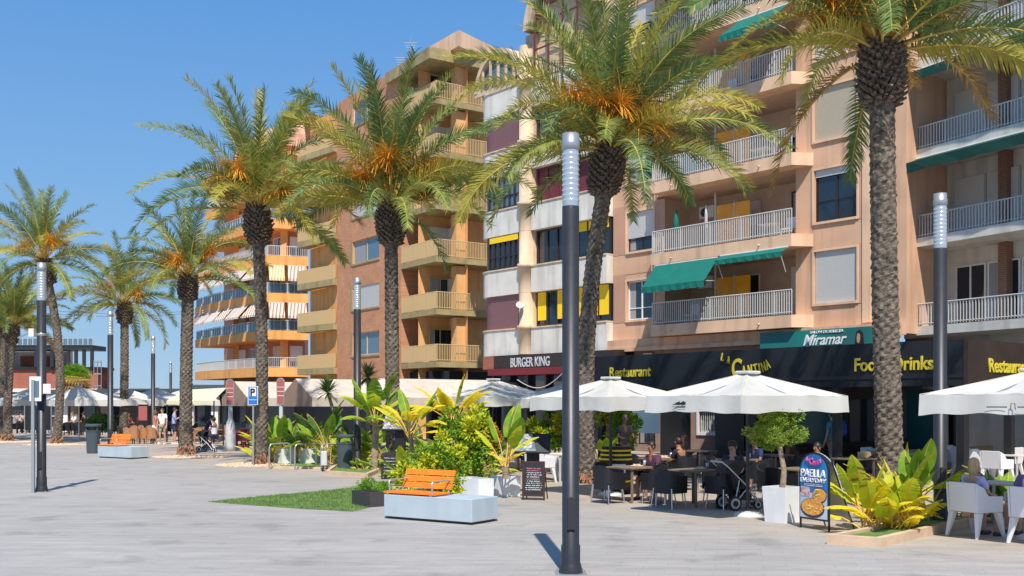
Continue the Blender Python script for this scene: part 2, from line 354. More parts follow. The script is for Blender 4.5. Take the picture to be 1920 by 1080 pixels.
tag(MB().quad((-400, -60, 0), (400, -60, 0), (400, 170, 0), (-400, 170, 0)).build('ground', 'ground'), kind='structure')
tag(MB().quad((-3000, 170, -.6), (3000, 170, -.6), (3000, 5000, -.6), (-3000, 5000, -.6)).build('sea', 'sea'), kind='structure')
random.seed(5)
mb = MB()
pr = [(-300+i*14, 300+20*math.sin(i*.7), -.6+abs(math.sin(i*1.3))*1.2+random.random()*.8) for i in range(44)]
for a, b in zip(pr, pr[1:]):
    mb.quad((a[0], a[1]-12, -1), (b[0], b[1]-12, -1), (b[0], b[1], b[2]+2.2), (a[0], a[1], a[2]+2.2)); mb.quad((a[0], a[1], a[2]+2.2), (b[0], b[1], b[2]+2.2), (b[0], b[1]+40, -1), (a[0], a[1]+40, -1))
tag(mb.build('hills', 'hill'), kind='structure')
# ================================================================ buildings
def wall(mb, s0, s1, z0, z1, holes=(), y=0, mi=0, depth=.18):
    ss = sorted({s0, s1} | {h[0] for h in holes} | {h[1] for h in holes}); zs = sorted({z0, z1} | {h[2] for h in holes} | {h[3] for h in holes})
    ss = [a for a in ss if s0 <= a <= s1]; zs = [a for a in zs if z0 <= a <= z1]
    for a0, a1 in zip(ss, ss[1:]):
        for b0, b1 in zip(zs, zs[1:]):
            ca, cb = (a0+a1)/2, (b0+b1)/2
            if not any(h[0] < ca < h[1] and h[2] < cb < h[3] for h in holes): mb.quad((a0, y, b0), (a1, y, b0), (a1, y, b1), (a0, y, b1), mi)
    for h in holes:
        a0, a1, b0, b1 = h[:4]; d = y+(h[4] if len(h) > 4 else depth); m2 = h[5] if len(h) > 5 else mi
        mb.quad((a0, y, b0), (a1, y, b0), (a1, d, b0), (a0, d, b0), m2); mb.quad((a1, y, b1), (a0, y, b1), (a0, d, b1), (a1, d, b1), m2)
        mb.quad((a0, y, b1), (a0, y, b0), (a0, d, b0), (a0, d, b1), m2); mb.quad((a1, y, b0), (a1, y, b1), (a1, d, b1), (a1, d, b0), m2)
        if len(h) > 5: mb.quad((a0, d, b0), (a1, d, b0), (a1, d, b1), (a0, d, b1), m2)
def window(par, fr, a0, a1, b0, b1, y, mode='glass', fm='dark_frame', n=2, shut='shutter', sill=None, gl='glass', hbar=None):
    t = .055; f = MB(fr)
    f.box(a0, a0+t, y, y+.06, b0, b1); f.box(a1-t, a1, y, y+.06, b0, b1); f.box(a0+t, a1-t, y, y+.06, b0, b0+t); f.box(a0+t, a1-t, y, y+.06, b1-t, b1)
    for k in range(1, n):
        c = a0+(a1-a0)*k/n; f.box(c-t/2, c+t/2, y, y+.06, b0+t, b1-t)
    if hbar: c = b0+(b1-b0)*hbar; f.box(a0+t, a1-t, y+.003, y+.057, c-.02, c+.02)
    wn = f.build('window', fm, par)
    MB(fr).quad((a0+t, y+.04, b0+t), (a1-t, y+.04, b0+t), (a1-t, y+.04, b1-t), (a0+t, y+.04, b1-t)).build('glass', gl, wn)
    fr_ = {'glass': 0, 'shut': 1, 'half': .62, 'top': .22}.get(mode, mode if isinstance(mode, float) else 0)
    if fr_: MB(fr).box(a0+.02, a1-.02, y-.05, y-.01, b1-(b1-b0)*fr_+.01, b1-.005).build('shutter', shut, wn)
    if fr_ < .9 and int(abs(a0*7.3+b0*3.1)) % 3: k_ = .22+.1*(int(abs(a0*5+b0*9)) % 3); MB(fr).box(a0+t+.01, a0+t+(a1-a0)*k_, y+.030, y+.037, b0+t+.01, b1-t-.01).build('curtain', 'curtain', wn)
    if sill: MB(fr).box(a0-.06, a1+.06, y-.24, y-.02, b0-.07, b0-.005).build('sill', sill, wn)
    return wn
def rail(par, fr, a0, a1, y, z0, z1, m='rail_grey', gap=.11, ends=(0, 0), w=.022, glass=None, name='railing', post=1.6):
    f = MB(fr)
    def seg(p, q):
        (x0, y0), (x1, y1) = p, q; L = math.hypot(x1-x0, y1-y0); n = max(1, int(L/gap))
        f.tube([(x0, y0, z1), (x1, y1, z1)], .028, 6); f.tube([(x0, y0, z0+.06), (x1, y1, z0+.06)], .02, 4)
        for k in range(n+1):
            u = k/n; x, yy = x0+(x1-x0)*u, y0+(y1-y0)*u; ww = w if k % max(1, int(post/gap)) else w*1.6
            f.box(x-ww/2, x+ww/2, yy-ww/2, yy+ww/2, z0, z1)
    seg((a0, y), (a1, y))
    if ends[0]: seg((a0, y+ends[0]), (a0, y))
    if ends[1]: seg((a1, y), (a1, y+ends[1]))
    r = f.build(name, m, par)
    if glass: MB(fr).box(a0, a1, y+.02, y+.035, z0+.08, z1-.06).build('panel', glass, r)
    return r
H = 2.96
# ---- peach apartment house ------------------------------------------------
B = thing('apartment_building', 'peach apartment block with long white-railed balconies above the black restaurant sign', 'building', FM.w(5, 0, 0))
sL, sR = FM.S(1150), FM.S(1700); bL, bR = FM.S(1229, -.6), FM.S(1494, -.6)
wl = (FM.S(1176), FM.S(1226)); wr = (FM.S(1527), FM.S(1607)); TOP = 4.85+H*6+.6
holes = []; mb = MB(FM)
NF = 6
for k in range(NF):
    z = 4.85+H*k
    holes.append((wl[0], wl[1], z+.83, z+2.52)); holes.append((wr[0], wr[1], z+.85, z+2.74))
    holes.append((FM.S(1231), FM.S(1492), z+.12 if k == 0 else z+.10, z+H, 2.0, 1))
wall(mb, sL, sR, 4.45, TOP, holes)
mb.quad((sR, 0, 4.45), (sR, 8, 4.45), (sR, 8, TOP), (sR, 0, TOP)); mb.quad((sL, 8, 4.45), (sL, 0, 4.45), (sL, 0, TOP), (sL, 8, TOP)); mb.box(sL, sR, .02, 10, TOP, TOP+.3)
mb.build('wall', ['peach', 'loggia'], B)
for k in range(NF):     # recessed-tone stucco panels at window height, parapet bands stay peach
    z = 4.85+H*k
    for a, b, hh in ((sL+.02, bL-.02, wl), (bR+.18, FM.S(1625), wr)):
        mp = MB(FM); wall(mp, a, b, z+.75, z+2.85, [(hh[0]-.08, hh[1]+.08, z+.75, z+2.82, .0)], y=-.012); mp.build('panel', 'pink_panel', B)
MB(FM).box(FM.S(1618), FM.S(1634), -.05, -.005, 4.9, TOP).build('pilaster', 'peach_light', B)
mc = MB(FM); mc.box(sL, sR, -.35, -.02, 4.40, 4.82); mc.box(sL-.0, sR+.05, -.45, -.36, 4.30, 4.46); mc.build('cornice', 'peach', B)
for k in range(NF):
    z = 4.85+H*k
    for (a0, a1, h0, h1) in ((*wl, .83, 2.52), (*wr, .85, 2.74)):
        f = MB(FM); t = .09
        f.box(a0-t, a0, -.04, -.015, z+h0-t, z+h1+t); f.box(a1, a1+t, -.04, -.015, z+h0-t, z+h1+t); f.box(a0, a1, -.04, -.015, z+h1, z+h1+t); f.box(a0, a1, -.07, -.015, z+h0-t, z+h0); f.build('window_surround', 'peach_light', B)
    window(B, FM, wl[0], wl[1], z+.83, z+2.52, .1, ['glass', .66, .62, 'shut', .5, 'glass'][k], 'white_paint' if k in (0, 3) else 'dark_frame', hbar=.3)
    window(B, FM, wr[0], wr[1], z+.85, z+2.74, .1, ['shut', .14, 'shut', 'shut', .5, 'glass'][k], 'dark_frame', shut='shutter_beige' if k == 2 else 'shutter', hbar=.4)
    # balcony slab with canted right end
    bl = MB(FM); y0 = -.72
    bl.prism([FM.w(a, y, 0)[:2] for a, y in ((bL-.15, -.02), (bL-.15, y0), (bR-.1, y0), (bR+.25, -.02))] if 0 else [(0, 0)]*0 or [(0, 0), (1, 0), (1, 1)], 0, 0) if 0 else None
    n4 = [(bL-.15, 0), (bL-.15, y0), (bR-.15, y0), (bR+.28, 0)]
    vs = [(a, y, z) for a, y in n4]+[(a, y, z+.46) for a, y in n4]
    bl.add(vs, [(3, 2, 1, 0), (4, 5, 6, 7), (0, 1, 5, 4), (1, 2, 6, 5), (2, 3, 7, 6), (3, 0, 4, 7)])
    bl.box(bL, bR, .0, 1.98, z+.12, z+.44)
    bal = bl.build('balcony', 'peach_light', B)
    rail(bal, FM, bL-.1, bR-.18, y0+.06, z+.50, z+1.38, 'white_metal', ends=(.6, 0), w=.03)
    # loggia furniture of the facade: back doors, amber screens, divider
    q = FM.S(1345, 1.2); d = MB(FM)
    window(B, FM, bL+1.4, bL+3.4, z+.46, z+2.5, 1.9, ['glass', .5, 'shut', .4, 'glass', .5][k], 'white_paint', gl='glass')
    window(B, FM, bR-2.1, bR-.5, z+.46, z+2.6, 1.9, [.9, 'glass', .4, 'shut', .5, 'glass'][k], 'dark_frame')
    if k < 4:
        MB(FM).box(FM.S(1343, .9), FM.S(1376, .9), .9, .94, z+.8, z+2.35).build('screen', 'amber', B); MB(FM).box(FM.S(1378, .9), FM.S(1406, .9), .9, .94, z+.8, z+2.35).build('screen', 'amber', B)
        p = MB(FM); p.box(FM.S(1340, .9), FM.S(1342.6, .9), .88, .95, z+.46, z+2.9); p.box(FM.S(1376.2, .9), FM.S(1377.8, .9), .88, .95, z+.46, z+2.4); p.build('screen_post', 'white_metal', B)
def awning(par, fr, a0, a1, z, out, drop, m, y0=-.1, valance=.22, name='awning'):
    f = MB(fr); n = 24; th = .012
    for k in range(n):
        u0, u1 = a0+(a1-a0)*k/n, a0+(a1-a0)*(k+1)/n
        s0 = .02*math.sin(k*1.9); s1 = .02*math.sin((k+1)*1.9); m0 = .03*math.sin(k*.7)
        rows = [(y0, z), (y0-out*.5, z-drop*.5-.02), (y0-out, z-drop), (y0-out-.01, z-drop-valance)]
        for (ya, za), (yb, zb) in zip(rows, rows[1:]):
            last = zb < z-drop-.01
            f.quad((u0, ya, za), (u1, ya, za), (u1, yb+(s1 if last else 0), zb-(.04*abs(math.sin((k+1)*1.3)) if last else 0)), (u0, yb+(s0 if last else 0), zb-(.04*abs(math.sin(k*1.3)) if last else 0)), sm=False)
    o = f.build(name, m, par); sol = o.modifiers.new('solid', 'SOLIDIFY'); sol.thickness = .01
    g = MB(fr)
    for a in (a0+.1, a1-.1): g.tube([(a, y0, z-.9), (a, y0-out, z-drop)], .018, 5)
    g.tube([(a0, y0, z), (a1, y0, z)], .04, 6); g.build('arm', 'white_metal', o); return o
awning(B, FM, FM.S(1229, -.7), FM.S(1346, -.7), 4.85+H-.05, .8, .95, 'awn_green', y0=-.7)
awning(B, FM, FM.S(1352, -.7), FM.S(1478, -.7), 4.85+H-.02, .35, .2, 'awn_green', y0=-.72, valance=.15)
awning(B, FM, FM.S(1385, -.7), FM.S(1480, -.7), 4.85+4*H-.02, 1.1, .8, 'awn_green', y0=-.72)
awning(B, FM, FM.S(1240, -.7), FM.S(1330, -.7), 4.85+5*H-.02, .9, .8, 'awn_green', y0=-.72)
for k, a, kind in ((0, bL+1.0, 'c'), (0, bL+2.2, 't'), (1, bR-2.0, 't'), (1, bR-1.2, 'c'), (2, bL+2.0, 'b'), (2, bR-2.4, 't'), (3, bL+3, 'c')):
    z = 4.85+H*k+.445; x, y, _ = FM.w(a, .5, z)
    if kind == 'b':
        t = thing('beach_towel', 'blue towel hanging inside the third balcony railing', 'towel', (x, y, z)); MB(FM).box(a-.5, a+.4, -.60, -.57, z+.15, z+.85).build('cloth', 'awn_dgreen' if 0 else 'glass_teal', t)
    else:
        t = thing('balcony_chair' if kind == 'c' else 'balcony_table', ('pale chair' if kind == 'c' else 'small pale table')+' on the '+['lowest', 'second', 'third', 'fourth'][k]+' peach balcony, '+('left half' if a < (bL+bR)/2 else 'right half'), 'chair' if kind == 'c' else 'table', (x, y, z)); f = MB(Fr((x, y), FM.e))
        if kind == 'c': f.box(-.22, .22, -.22, .22, z+.40, z+.44); f.box(-.22, .22, .20, .24, z+.44, z+.9)
        else: f.box(-.4, .4, -.3, .3, z+.68, z+.72)
        for sx_ in (-.2, .17):
            for sy_ in (-.2, .17): f.box(sx_, sx_+.03, sy_, sy_+.03, z, z+(.40 if kind == 'c' else .68))
        f.build('frame', 'plastic_white', t)
for k, a in ((0, bL+.7), (1, bL+.8), (3, bR-.6)):
    z = 4.85+H*k+2.1; x, y, _ = FM.w(a, 1.7, z); t = thing('air_conditioner', 'white air conditioner unit high on the back wall of the '+['lowest', 'second', '', 'fourth'][k]+' peach balcony', 'air conditioner', (x, y, z)); MB(FM).box(a-.4, a+.4, 1.65, 1.97, z, z+.5).build('case', 'white_paint', t); f = MB(FM); f.lathe([(0, 0)], 3) if 0 else None
    f = MB(FM); f.prismy([(a-.12+.19*math.cos(q/16*6.283), z+.25+.19*math.sin(q/16*6.283)) for q in range(16)], 1.64, 1.648); f.build('grille', 'bin', t)
f = MB(FM)
for k in range(NF):
    for a in (bL+1.0, bR-1.6): z = 4.85+H*k; f.tube([(a, -.72, z+.2), (a, -.84, z+.17)], .03, 6)
f.build('drain_spout', 'peach_light', B)
# closed parasols on the second balcony, plate on the wall
for px, c, h in ((1268, 'awn_green', 1.75), (1324, 'canvas', 1.7)):
    a = FM.S(px, -.3); z = 4.85+H+.46
    t = thing('closed_parasol', ('folded dark green parasol standing on the second balcony' if c == 'awn_green' else 'folded white parasol standing on the second balcony'), 'parasol', FM.w(a, -.3, z))
    f = MB(); x, y, _ = FM.w(a, -.3, z)
    f.lathe([(.03, z+.75), (.16 if c == 'awn_green' else .07, z+.8), (.10 if c == 'awn_green' else .06, z+1.35), (.03, z+h), (.0, z+h+.03)], 10, (x, y)); f.build('canopy', c, t)
    MB().cyl(x, y, z, z+h, .02, n=6).build('pole', 'white_metal', t)
mb = MB(FM); mb.box(FM.S(1207), FM.S(1223), -.05, -.02, 4.02, 4.2); mb.build('wall_plate', 'white_paint', B)
# ground floor behind the terrace
g = MB(FM); sG = FM.S(1158)
wall(g, sG, FM.S(1645), 0, 4.44, [(FM.S(1190), FM.S(1225), .3, 2.6), (FM.S(1308), FM.S(1341), .9, 1.75), (FM.S(1400), FM.S(1500), .2, 2.7)], y=.12)
g.build('ground_floor', 'stone_pink', B)
window(B, FM, FM.S(1190), FM.S(1225), .3, 2.6, .25, 'glass', 'dark_frame'); window(B, FM, FM.S(1400), FM.S(1500), .2, 2.7, .25, 'glass', 'dark_frame', n=4)
wg = window(B, FM, FM.S(1308), FM.S(1341), .9, 1.75, .2, 'glass', 'white_paint')
bb = MB(FM)
for k in range(8): a = FM.S(1308)+.08+k*(FM.S(1341)-FM.S(1308)-.16)/7; bb.tube([(a, .14, .93), (a, .14, 1.72)], .014, 5)
bb.build('window_bar', 'white_metal', wg)
f = MB(FM); a0, a1 = FM.S(1308), FM.S(1341); f.box(a0-.12, a0, .06, .11, .78, 1.87); f.box(a1, a1+.12, .06, .11, .78, 1.87); f.box(a0, a1, .06, .11, 1.75, 1.87); f.box(a0, a1, .06, .11, .78, .9); f.build('window_surround', 'white_paint', wg)
# Miramar sign
s0, s1 = FM.S(1425, -.5), FM.S(1642, -.5); z0, z1 = 4.02, FM.Z(1530, 618, -.5)
M = thing('shop_sign', 'green beauty salon sign with white script lettering under the peach building', 'sign', FM.w((s0+s1)/2, -.5, z0))
MB(FM).box(s0, s1, -.5, -.36, z0-.6, z1).build('panel', 'miramar', M)
text('Miramar', FM, FM.S(1544, -.5), -.515, FM.Z(1544, 646, -.5), .40, FM.S(1584, -.5)-FM.S(1503, -.5), 'letter_white', M, .012, shear=.35)
text('SALON DE BELLEZA', FM, FM.S(1550, -.5), -.515, FM.Z(1550, 624, -.5), .10, FM.S(1590, -.5)-FM.S(1527, -.5), 'letter_white', M, .004)
f = MB(FM); a = FM.S(1610, -.5); zc = FM.Z(1610, 632, -.5)
f.prismy([(a-.16, zc-.33), (a+.22, zc-.33), (a+.20, zc-.05), (a+.16, zc+.16), (a+.05, zc+.26), (a-.08, zc+.2), (a-.12, zc)], -.512, -.503, 0)
f.prismy([(a-.06, zc-.16), (a+.02, zc-.22), (a+.07, zc-.08), (a+.06, zc+.1), (a-.03, zc+.14), (a-.07, zc)], -.518, -.513, 1)
f.build('portrait', ['hair_dark', 'skin'], M)
# ---- brick building on the right ------------------------------------------
B = thing('apartment_building', 'red brick apartment block with white balconies at the right edge', 'building', FR_.w(1, 1, 0))
H2 = 3.02; zs = 4.40
a0, a1 = FR_.S(1697, .9), FR_.S(1738, .9); aE = 16
mb = MB(FR_); wall(mb, a0, a1+.02, 0, 28, [], y=.9)
mb.quad((a1+.02, .9, 0), (a1+.02, 1.8, 0), (a1+.02, 1.8, 28), (a1+.02, .9, 28)); mb.quad((a0, 6, 0), (a0, .9, 0), (a0, .9, 28), (a0, 6, 28)); mb.build('wall', 'brick_r', B)
mb = MB(FR_); wall(mb, a1+.02, aE, 0, 28, [], y=1.8); mb.quad((aE, 1.8, 0), (aE, 10, 0), (aE, 10, 28), (aE, 1.8, 28)); mb.build('back_wall', 'band_white', B)
for k in range(7):
    z = zs+H2*k
    s = MB(FR_); s.box(a1+.02, aE, -.1, 1.78, z, z+.30); bal = s.build('balcony', 'band_white', B)
    MB(FR_).box(a0+.01, a1, .84, .89, z-.02, z+.25).build('string_course', 'band_white', B)
    rail(bal, FR_, a1+.06, aE-.05, -.04, z+.33, z+1.06, 'white_metal', ends=(.9, 0), w=.03, gap=.12)
    for pa in (FR_.S(1885, 1.6), FR_.S(1885, 1.6)+4.2): MB(FR_).box(pa-.16, pa+.16, 1.45, 1.78, z+.3, z+H2-.02).build('pillar', 'brick_r', B)
    md = 'glass' if k == 0 else 'shut'
    x = a1+.5
    while x < aE-2.2:
        window(B, FR_, x, x+1.25, z+.32, z+2.45, 1.72, md, 'white_paint', shut='shutter'); x += 1.33
    if k in (2, 3): awning(B, FR_, a1+.1, aE-.2, z-.03, .6, .22, 'awn_dgreen', y0=-.12, valance=.30)
    g = MB(FR_); 
# ---- white rounded building above the burger shop -----------------------------
B = thing('apartment_building', 'white apartment building with rounded bay bands and arched attic windows', 'building', FM.w(-10, 0, 0))
pL, pM, pR = FM.S(905), FM.S(997), FM.S(1149)
def bay(z0, z1, mi, d=0, inset=0, mbx=None):
    """left bay: front with rounded left corner"""
    pts = []; r = 1.1
    for k in range(7):
        a = R(90*k/6); pts.append((pL+r-r*math.cos(a)+inset, -.5-r*math.sin(a)+r-.0+inset))
    pts = [(pL+inset, 1.5)]+pts+[(pM-.35-inset*.3, -.5+inset)]
    vs = [(a, y, z0) for a, y in pts]+[(a, y, z1) for a, y in pts]; n = len(pts)
    mbx.add(vs, [(i, i+1, n+i+1, n+i) for i in range(n-1)], mi, False)
    cen = (pM-.35, 2.0)
    base = len(pts); mbx.add([(a, y, z0) for a, y in pts]+[(*cen, z0)], [(i+1, i, n) for i in range(n-1)], mi); mbx.add([(a, y, z1) for a, y in pts]+[(*cen, z1)], [(i, i+1, n) for i in range(n-1)], mi)
b1 = MB(FM); w1 = MB(FM); g1 = MB(FM)
zb = 4.42
mb = MB(FM); mb.box(pL+.2, pR-.02, 1.2, 9, 0, 18.0); mb.build('wall', 'cream', B)
for k in range(5):
    z = zb+H*k; b = MB(FM); bay(z, z+1.22, 0, 0, 0, b); bay(z+1.23, z+1.30, 1, 0, -.04, b)
    b.box(pM+.4, pR, -.38, .5, z, z+1.22); b.box(pM+.4, pR, -.42, .5, z+1.23, z+1.30, 1)
    bd = b.build('balcony_parapet', ['band_white', 'sand'], B)
    if k < 4:
        g = MB(FM); q = .16
        # left: windows
        style = ['purple', 'dark', 'dark', 'purple', 'dark'][k]
        zt = z+H
        f = MB(FM); bay(z+1.31, zt-.01, 0, 0, .12, f)
        bw = f.build('window_band', {'purple': 'shutter_purple', 'dark': 'glass_blue' if k == 2 else 'glass'}[style], B)  # blue glass colour in the third row stands in for reflected sky
        if style == 'dark':
            f = MB(FM); nn = 6
            for j in range(nn+1):
                a = pL+1.1+(pM-.4-pL-1.1)*j/nn; f.box(a-.05, a+.05, -.44, -.37, z+1.31, zt-.02)
            f.box(pL+1.1, pM-.4, -.44, -.37, z+1.31, z+1.4); f.box(pL+1.1, pM-.4, -.44, -.37, zt-.12, zt-.02); f.box(pL+.06, pL+.14, .5, .62, z+1.31, zt-.02)
            f.box(pL+1.1, pM-.4, -.43, -.38, z+1.9, z+1.95); f.build('window_frame', 'dark_frame', bw)
            if k == 1:
                MB(FM).box(pL+1.2, pM-.5, -.475, -.445, zt-.32, zt-.03).build('blind', 'yellow_blind', bw)
                MB(FM).ell((FM.S(976, -.6), -.55, z+2.2), (.16, .06, .35)).build('lantern', 'yellow_blind', bw)
        # right windows
        f = MB(FM); f.box(pM+.5, pR-.05, -.02, .3, z+1.31, zt-.01); bw = f.build('window_band', 'maroon' if k == 2 else 'glass', B)
        f = MB(FM); nn = 7
        for j in range(nn+1): a = pM+.52+(pR-pM-.62)*j/nn; f.box(a-.05, a+.05, -.08, -.021, z+1.31, zt-.02)
        f.box(pM+.52, pR-.1, -.075, -.021, z+1.31, z+1.40); f.box(pM+.52, pR-.1, -.075, -.021, zt-.1, zt-.02); f.build('window_frame', 'dark_frame' if k != 2 else 'maroon', bw)
        if k == 0:
            for j in (0, 2, 3, 4, 5, 6):
                a = pM+.58+(pR-pM-.62)*j/nn; MB(FM).box(a, a+(pR-pM-.62)/nn-.12, -.10, -.082, z+1.6, zt-.03).build('blind', 'yellow_blind', bw)
        if k == 1:
            for j in range(3, 7): a = pM+.58+(pR-pM-.62)*j/nn; MB(FM).box(a, a+(pR-pM-.62)/nn-.12, -.10, -.082, zt-.45, zt-.03).build('blind', 'yellow_blind', bw)
f = MB(FM); x, y = pM+.02, -.35
for zz0 in range(5):
    z = zb+H*zz0
    f.lathe([(.36, z-.0), (.36, z+1.20), (.45, z+1.22), (.45, z+1.38), (.36, z+1.40), (.36, z+2.95)], 18, (x, y))
    f.box(pM-.34, pM+.42, -.2, .4, z, z+2.95)
f.build('pillar', 'sand', B)
# attic: arched maroon window frames under barrel roofs
def barrel(c, rad, y0, y1, z, mi, mbx, n=14, a0=0, a1=180, thick=.25):
    for k in range(n):
        t0, t1 = R(a0+(a1-a0)*k/n), R(a0+(a1-a0)*(k+1)/n)
        P = [(c-rad*math.cos(t), z+rad*math.sin(t)) for t in (t0, t1)]; Q = [(c-(rad-thick)*math.cos(t), z+(rad-thick)*math.sin(t)) for t in (t0, t1)]
        mbx.quad((P[0][0], y0, P[0][1]), (P[1][0], y0, P[1][1]), (P[1][0], y1, P[1][1]), (P[0][0], y1, P[0][1]), mi)
        mbx.quad((Q[0][0], y0, Q[0][1]), (Q[1][0], y0, Q[1][1]), (P[1][0], y0, P[1][1]), (P[0][0], y0, P[0][1]), mi)
        mbx.quad((Q[1][0], y0, Q[1][1]), (Q[0][0], y0, Q[0][1]), (Q[0][0], y1, Q[0][1]), (Q[1][0], y1, Q[1][1]), mi)
ztop = zb+H*4+1.3
cL = (pL+pM)/2-.1; rL = (pM-pL)/2-.1
f = MB(FM); barrel(cL, rL, -.55, 1.2, ztop+.2, 0, f, thick=.22)
for j in range(1, 6):
    a = cL-rL+2*rL*j/6; hgt = math.sqrt(max(0, (rL-.2)**2-(a-cL)**2)); f.box(a-.05, a+.05, -.5, -.4, ztop, ztop+.2+hgt)
f.box(cL-rL, cL+rL, -.52, -.38, ztop+.0, ztop+.2); f.build('attic_frame', 'sand', B)
f = MB(FM)
for k in range(14):
    t0, t1 = math.pi*k/14, math.pi*(k+1)/14; r_ = rL-.23; f.add([(cL, -.3, ztop), (cL-r_*math.cos(t0), -.3, ztop+.2+r_*math.sin(t0)), (cL-r_*math.cos(t1), -.3, ztop+.2+r_*math.sin(t1))], [(0, 1, 2)])
f.build('attic_glass', 'glass_blue', B)
cR = pM+2.9; rR = 2.6; zr = ztop+2.2
f = MB(FM); f.box(pM-.1, pM+.5, -.3, 1.2, ztop, zr)
barrel(cR, rR, -.8, 5, zr, 0, f, thick=.5); f.box(pM+4.6, pM+6.2, -.3, 1.2, ztop, zr); f.build('arched_roof', 'sand', B)
f = MB(FM); barrel(cR, rR-.55, -.6, -.4, zr, 0, f, thick=.15)
for j in range(0, 5):
    a = cR-2+4*j/4; hgt = math.sqrt(max(0, (rR-.6)**2-(a-cR)**2)); f.box(a-.035, a+.035, -.6, -.53, ztop, zr+hgt)
for zq in (ztop+1.2, ztop+2.4): f.box(cR-2.05, cR+2.05, -.58, -.52, zq, zq+.06)
f.build('arch_lattice', 'maroon', B)
MB(FM).box(pM+.5, pM+6, .0, 1.1, ztop, zr+1.2).build('attic_wall', 'sand', B)
# satellite dish
d = MB(FM); a = FM.S(984, -.6); zc = FM.Z(984, 573, -.6)
d.lathe([(.0, 0), (.12, .02), (.24, .08)], 14); dd = MB(); xw, yw, zw = FM.w(a, -.9, zc)
dd.v = []; 
for (px, py, pz) in d.v if False else [(r*math.cos(2*math.pi*k/14), r*math.sin(2*math.pi*k/14), zq) for r, zq in ((0.001, 0), (.10, .015), (.19, .06)) for k in range(14)]:
    v = Matrix.Rotation(R(60), 3, 'X') @ Vector((px, py, pz)); dd.v.append((xw+v.x, yw+v.y, zw+v.z))
dd.f = [(i*14+k, i*14+(k+1) % 14, (i+1)*14+(k+1) % 14, (i+1)*14+k) for i in range(2) for k in range(14)]; dd.m = [0]*28; dd.sm = [True]*28
t = thing('satellite_dish', 'small white satellite dish on the purple shuttered bay', 'satellite dish', (xw, yw, zw)); dd.build('dish', 'cream', t)
MB().tube([(xw, yw, zw), FM.w(a, -.45, zc-.1)], .02, 5).build('bracket', 'white_metal', t)
# burger shop front
S = thing('burger_shop_sign', 'dark shop sign with white BURGER KING letters and a red strip', 'sign', FM.w(-9, -.8, 0))
c0, c1 = FM.S(905, -.8), FM.S(1160, -.8); zt = 4.38; z0 = FM.Z(930, 692, -.8)
MB(FM).box(c0+.9, c1, -.8, .5, z0, zt).build('fascia', 'fascia_brown', S)
MB(FM).box(c0+.5, c1, -.86, .5, z0-.32, z0-.003).build('red_strip', 'red_strip', S)
MB(FM).box(c0, c0+.88, -.78, .5, z0+.002, zt).build('brick_panel', 'brick_far', S)
text('BURGER KING', FM, FM.S(993.5, -.8), -.815, FM.Z(993, 687, -.8), .46, FM.S(1030, -.8)-FM.S(957, -.8), 'letter_grey', S, .015)
f = MB(FM); a = c0
while a < c1: f.box(a, a+.12, -.2, .0, 0, z0-.33); a += 1.35
f.build('post', 'dark_frame', S); MB(FM).box(c0, c1, .05, .15, 0, z0-.33).build('glazing', 'glass', S)
# ---- yellow building with brick wall and corner balconies ---------------------
B = thing('apartment_building', 'brick and yellow apartment block with ochre slatted corner balconies', 'building', FB.w(-3, 0, 0))
q0, q1, q2 = FB.S(632), FB.S(752), 0.0
HB = 2.96; zk = [4.02+HB*k for k in range(8)]   # slab bottoms
wn = (FB.S(661), FB.S(711)); 
mb = MB(FB); holes = [(wn[0], wn[1], z+1.1, z+2.55) for z in zk[:6]]
ztb = zk[5]+HB*1.0
wall(mb, q0, q1, 0, ztb, holes); mb.quad((q0, 8, 0), (q0, 0, 0), (q0, 0, ztb), (q0, 8, ztb)); mb.quad((q1, 0, 0), (q1, 2.2, 0), (q1, 2.2, ztb), (q1, 0, ztb)); mb.box(q0, q1, .05, 8, ztb, ztb+.3)
mb.build('brick_wall', 'brick_y', B)
for k, z in enumerate(zk[:6]):
    window(B, FB, wn[0]+.0, wn[1], z+1.1, z+2.55, .1, ['glass', 'shut', 'glass', 'shut', 'shut', 'glass'][k], 'ochre_rail' if k == 2 else 'sand', n=2, gl='glass_blue')
    f = MB(FB); f.box(wn[0]-.28, wn[0]-.02, -.03, -.005, z+1.0, z+2.65); f.box(wn[0]-.02, wn[1]+.1, -.05, -.005, z+.98, z+1.09); f.build('corner_strip', 'ochre', B)
Xf = lambda px, Y: xy(px, Y)
Fs = Fr(xy(817, 59.8), (xy(905, 61.7)[0]-xy(817, 59.8)[0], 1.9))      # receding corner side
sE = 3.4
mb = MB(FB); wall(mb, q1, -.2, 0, zk[6], [], y=2.2); mb.build('back_wall', 'yellow_wall', B)
mb = MB(Fs); wall(mb, .2, sE+4, 0, zk[6], [], y=2.2); mb.build('side_wall', 'yellow_wall', B)
